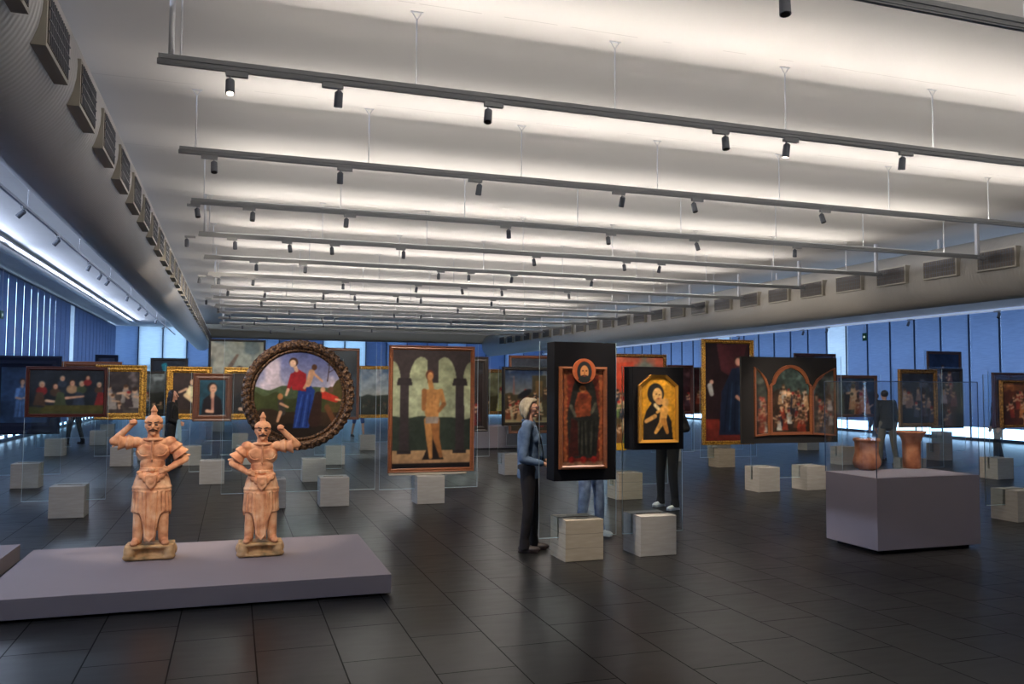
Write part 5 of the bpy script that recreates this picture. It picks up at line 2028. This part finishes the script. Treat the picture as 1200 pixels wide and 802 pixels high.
    for s in (-1, 1):
        add_cap(bm, hip[s] + V((0, 0, .02)), kn[s], .092 * r, .064 * r)
        if q > .5:
            add_cap(bm, kn[s], kn[s] + (ank[s] - kn[s]) * 1.0, .064 * r, .050 * r)
            add_cyl(bm, ank[s] + V((.005, 0, .05)), ank[s] + V((.012, 0, -.045)), .054 * r, .064 * r, n=16)
    add_ell(bm, (-.01, 0, hipz + .03), (.115 * r, .150 * r, .11 * r))
    sculpt('trousers' if q > .5 else 'shorts', bm, cfg['legs'], root, .009, 3)
    # shoes
    for s in (-1, 1):
        bm = bmesh.new()
        a = ank[s]
        add_ell(bm, (a.x - .005, a.y, .046), (.056, .042, .044)); add_ell(bm, (a.x + .095, a.y, .036), (.082, .043, .034)); add_cap(bm, (a.x + .02, a.y, .058), (a.x + .08, a.y, .042), .036, .030)
        add_cap(bm, (a.x, a.y, .035), (a.x + .12, a.y, .028), .036, .030)
        add_box(bm, a.x - .055, a.x + .15, a.y - .036, a.y + .036, .004, .022)
        sculpt('shoe', bm, cfg.get('shoes', MT['dark_shoe']), root, .006, 2)
    root['hc'] = 0
    del root['hc']
    return root, hc, el, wr, sh


# woman in denim, facing right along the row of boxes
R1, hc, el, wr, sh = person(619, 646, 1.60, -.46, 'grey-haired woman in a denim shirt and dark trousers looking at the boxed panel',
    dict(top=MT['denim'], legs=MT['brown_black'], hair=MT['grey_hair'], hair_style='bob', shoes=MT['dark_shoe'], bust=True, hem=.47, collar=True,
         L=((-.035, .05, .60), (.17, -.03, .575)), R=((-.035, .04, .60), (.19, -.05, .565)), sleeve=.80, stride=.07, girth=1.0), voxel=.006)
bm = bmesh.new()
for s in (-1, 1):
    pr = None
    for k in range(17):
        a = 2 * PI * k / 16
        q = hc + Vector((.088, s * .034 + math.cos(a) * .026, .0 + math.sin(a) * .019))
        if pr is not None:
            add_cyl(bm, pr, q, .0035, n=6)
        pr = q
    add_cyl(bm, hc + Vector((.088, s * .060, .006)), hc + Vector((-.015, s * .078, .002)), .0045, n=6)
add_cyl(bm, hc + Vector((.088, -.008, .004)), hc + Vector((.088, .008, .004)), .003, n=6)
finish('spectacles', bm, MT['spectacles'], R1)
bm = bmesh.new()
pr = None
for k in range(21):
    t_ = k / 20
    q = Vector((.105 + .045 * math.sin(PI * t_), -.14 + .24 * t_, 1.30 - .42 * t_ - .08 * math.sin(PI * t_)))
    if pr is not None:
        add_cap(bm, pr, q, .008, .008, 6, 2)
    pr = q
sculpt('bag_strap', bm, MT['black_cloth'], R1, .006, 0)

# person in jeans behind the tall black box
person(691, 630, 1.68, -1.0, 'person in faded jeans standing hidden behind the tall black box',
       dict(top=MT['denim'], legs=MT['jeans'], hair=MT['dark_hair'], shoes=MT['white_shoe'], hem=.50, stance=1.7,
            L=((.02, .0, .62), (.18, -.06, .60)), R=((.02, .0, .62), (.18, -.06, .60)), stride=.06))
# man in black behind the small black box
person(783, 596, 1.76, PI + .35, 'man in black clothes and white trainers behind the small black box',
       dict(top=MT['black_cloth'], legs=MT['black_cloth'], hair=MT['dark_hair'], shoes=MT['white_shoe'], hem=.50, stance=1.9, coat=True,
            L=((-.06, .10, .64), (.10, .02, .62)), R=((-.04, .08, .62), (.12, -.02, .62)), stride=.12))
# woman in black on the left
R4, hc4, *_ = person(200, 549, 1.60, -.25, 'woman with long dark hair in black standing behind the left warrior',
       dict(top=MT['black_cloth'], legs=MT['black_cloth'], hair=MT['dark_hair'], hair_style='long', shoes=MT['dark_shoe'], hem=.40, girth=1.1, coat=True,
            L=((.0, .04, .62), (.12, -.04, .58)), R=((.0, .02, .62), (.14, -.06, .58)), stride=.05))
bm = bmesh.new()
add_cap(bm, (.17, -.10, .96), (.19, -.10, .56), .035, .05)
add_cap(bm, (.17, -.12, .96), (.15, -.14, .62), .030, .04)
sculpt('folded_jacket', bm, MT['pale_cloth'], R4, .008, 2)
# leaning man right
person(1041, 546, 1.74, PI / 2 - .3, 'man in a dark jacket and khaki trousers bending toward a painting beyond the pots',
       dict(top=MT['dark_jacket'], legs=MT['khaki'], hair=MT['dark_hair'], hem=.47, coat=True, lean=.10, stride=.16, stance=1.6, girth=1.15, top_r=1.1))
person(1031, 540, 1.66, PI / 2 + .2, 'second dark-clothed visitor overlapping the bending man on his left',
       dict(top=MT['dark_jacket'], legs=MT['jeans'], hair=MT['dark_hair'], hem=.47, coat=True, lean=.08, stride=.1))
person(1171, 543, 1.68, PI - .5, 'dark-clothed visitor half hidden behind the painting at the right edge',
       dict(top=MT['black_cloth'], legs=MT['dark_jacket'], hair=MT['dark_hair'], hem=.46, coat=True, sh=1.1, stride=.2, top_r=1.15,
            L=((-.02, .10, .64), (.06, .06, .5)), R=((-.02, .10, .64), (.06, .06, .5))))
person(419, 512, 1.72, -1.3, 'visitor in blue shorts whose legs show below the gilt landscape',
       dict(top=MT['pale_cloth'], legs=MT['blue_cloth'], hair=MT['dark_hair'], hem=.5, leg_to=.4, stride=.35, stance=1.4, sleeve=0))
person(88, 521, 1.72, PI - .4, 'distant visitor whose dark trousers show below the tavern scene',
       dict(top=MT['dark_jacket'], legs=MT['black_cloth'], hair=MT['dark_hair'], hem=.5, coat=True, stride=.3, stance=1.3))

# ------------------------------------------------------------------ lamps on the works
def aim_lamp(src, target, energy, angle, col=(1.0, .86, .70), blend=.6):
    ld = bpy.data.lights.new('spot_beam', 'SPOT')
    ld.energy = energy
    ld.spot_size = math.radians(angle)
    ld.spot_blend = blend
    ld.shadow_soft_size = .03
    ld.color = col
    lo = bpy.data.objects.new('spot_beam', ld)
    C.objects.link(lo)
    s = spot_roots[src]
    pos = s.location + Vector((0, 0, -.22))
    lo.parent = s
    lo.location = (0, 0, -.22)
    d = (Vector(target) - pos)
    lo.rotation_euler = d.to_track_quat('-Z', 'Y').to_euler()


# lamps of the front tracks aimed at the works: (lamp, foot of the work on the floor, height aimed at, watts, cone)
def foot(px, py, z):
    q = on_z(px, py)
    return (q.x, q.y + .2, z)


for (src, tgt, en, ang) in [
        ((0, 180), foot(176, 668, .75), 420, 22), ((0, 330), foot(305, 664, .75), 420, 22), ((1, 275), foot(176, 668, .95), 60, 30), ((1, 388), foot(305, 664, .95), 60, 30), ((1, 275), foot(240, 668, .2), 70, 80), ((2, 245), foot(230, 660, .6), 50, 40),  # the first two beams belong to the added unseen spotlights
        ((2, 404), foot(505, 591, 1.4), 210, 26), ((2, 245), foot(352, 594, 1.6), 220, 28),
        ((1, 578), foot(685, 658, 1.7), 60, 26), ((1, 845), foot(772, 652, 1.6), 90, 24),
        ((1, 1062), (PEDX, PEDY, pz), 190, 50), ((1, 927), (PEDX, PEDY, pz), 110, 40),
        ((2, 966), foot(928, 577, 1.5), 260, 28), ((3, 813), foot(852, 548, 1.6), 330, 22),
        ((2, 245), foot(80, 608, 1.6), 150, 26), ((3, 293), foot(245, 568, 1.5), 190, 26), ((4, 225), foot(141, 547, 1.5), 190, 24),
        ((3, 593), foot(610, 557, 1.5), 150, 24), ((2, 725), foot(742, 586, 1.6), 90, 20), ((4, 394), foot(431, 528, 1.5), 150, 20),
        ((1, 1062), foot(1207, 612, 1.5), 170, 22), ((3, 933), foot(1076, 563, 1.5), 170, 24), ((2, 817 + 149), foot(1000, 550, 1.5), 150, 20),
        ((1, 845), foot(690, 660, .4), 420, 34), ((1, 578), foot(765, 650, .3), 420, 44),
        ((2, 404), foot(450, 591, .3), 220, 40), ((2, 245), foot(250, 568, .3), 220, 44), ((2, 966), foot(925, 577, .3), 240, 40),
        ((1, 388), foot(620, 646, 1.0), 60, 24), ((1, 275), foot(60, 600, .4), 220, 40), ((4, 471), foot(440, 528, .5), 220, 40),
        ((2, 557), foot(600, 575, .3), 240, 80), ((2, 725), foot(800, 580, .3), 240, 80), ((3, 293), foot(240, 550, .3), 300, 80), ((3, 716), foot(930, 560, .3), 300, 80),
        ((4, 629), foot(640, 535, .3), 300, 80), ((4, 338), foot(360, 535, .3), 300, 80), ((1, 1062), foot(1150, 590, .3), 220, 80),
        ((5, 300), foot(200, 525, .3), 300, 80), ((5, 691), foot(1000, 530, .3), 300, 80)]:
    aim_lamp(src, tgt, en, ang)

# ------------------------------------------------------------------ daylight
w = bpy.data.worlds.new('daylight')
sc.world = w
w.use_nodes = True
nt = w.node_tree
bg = nt.nodes['Background']
tcw = nt.nodes.new('ShaderNodeTexCoord')
sxw = nt.nodes.new('ShaderNodeSeparateXYZ')
nt.links.new(tcw.outputs['Generated'], sxw.inputs[0])
mrw = nt.nodes.new('ShaderNodeMapRange')          # overcast sky: blue over the far side, grey cloud behind the photographer
mrw.inputs['From Min'].default_value = -0.2
mrw.inputs['From Max'].default_value = -0.6
nt.links.new(sxw.outputs['Y'], mrw.inputs['Value'])
mxw = nt.nodes.new('ShaderNodeMixRGB')
mxw.inputs[1].default_value = (0.46 * 6.4, 0.70 * 6.4, 1.0 * 6.4, 1)
mxw.inputs[2].default_value = (0.4, 0.4, 0.42, 1)
nt.links.new(mrw.outputs[0], mxw.inputs[0])
nt.links.new(mxw.outputs[0], bg.inputs[0])
bg.inputs[1].default_value = 1.0

# ------------------------------------------------------------------ render look
sc.view_settings.view_transform = 'Standard'
sc.view_settings.look = 'None'
sc.view_settings.exposure = 0.0
sc.view_settings.gamma = 1.0
sc.view_settings.use_curve_mapping = False
cy_ = sc.cycles
cy_.max_bounces = 7
cy_.diffuse_bounces = 4
cy_.glossy_bounces = 3
cy_.transparent_max_bounces = 32
cy_.caustics_reflective = False
cy_.caustics_refractive = False
cy_.sample_clamp_indirect = 3.0
cy_.use_denoising = True
try:
    cy_.denoiser = 'OPENIMAGEDENOISE'
except Exception:
    pass
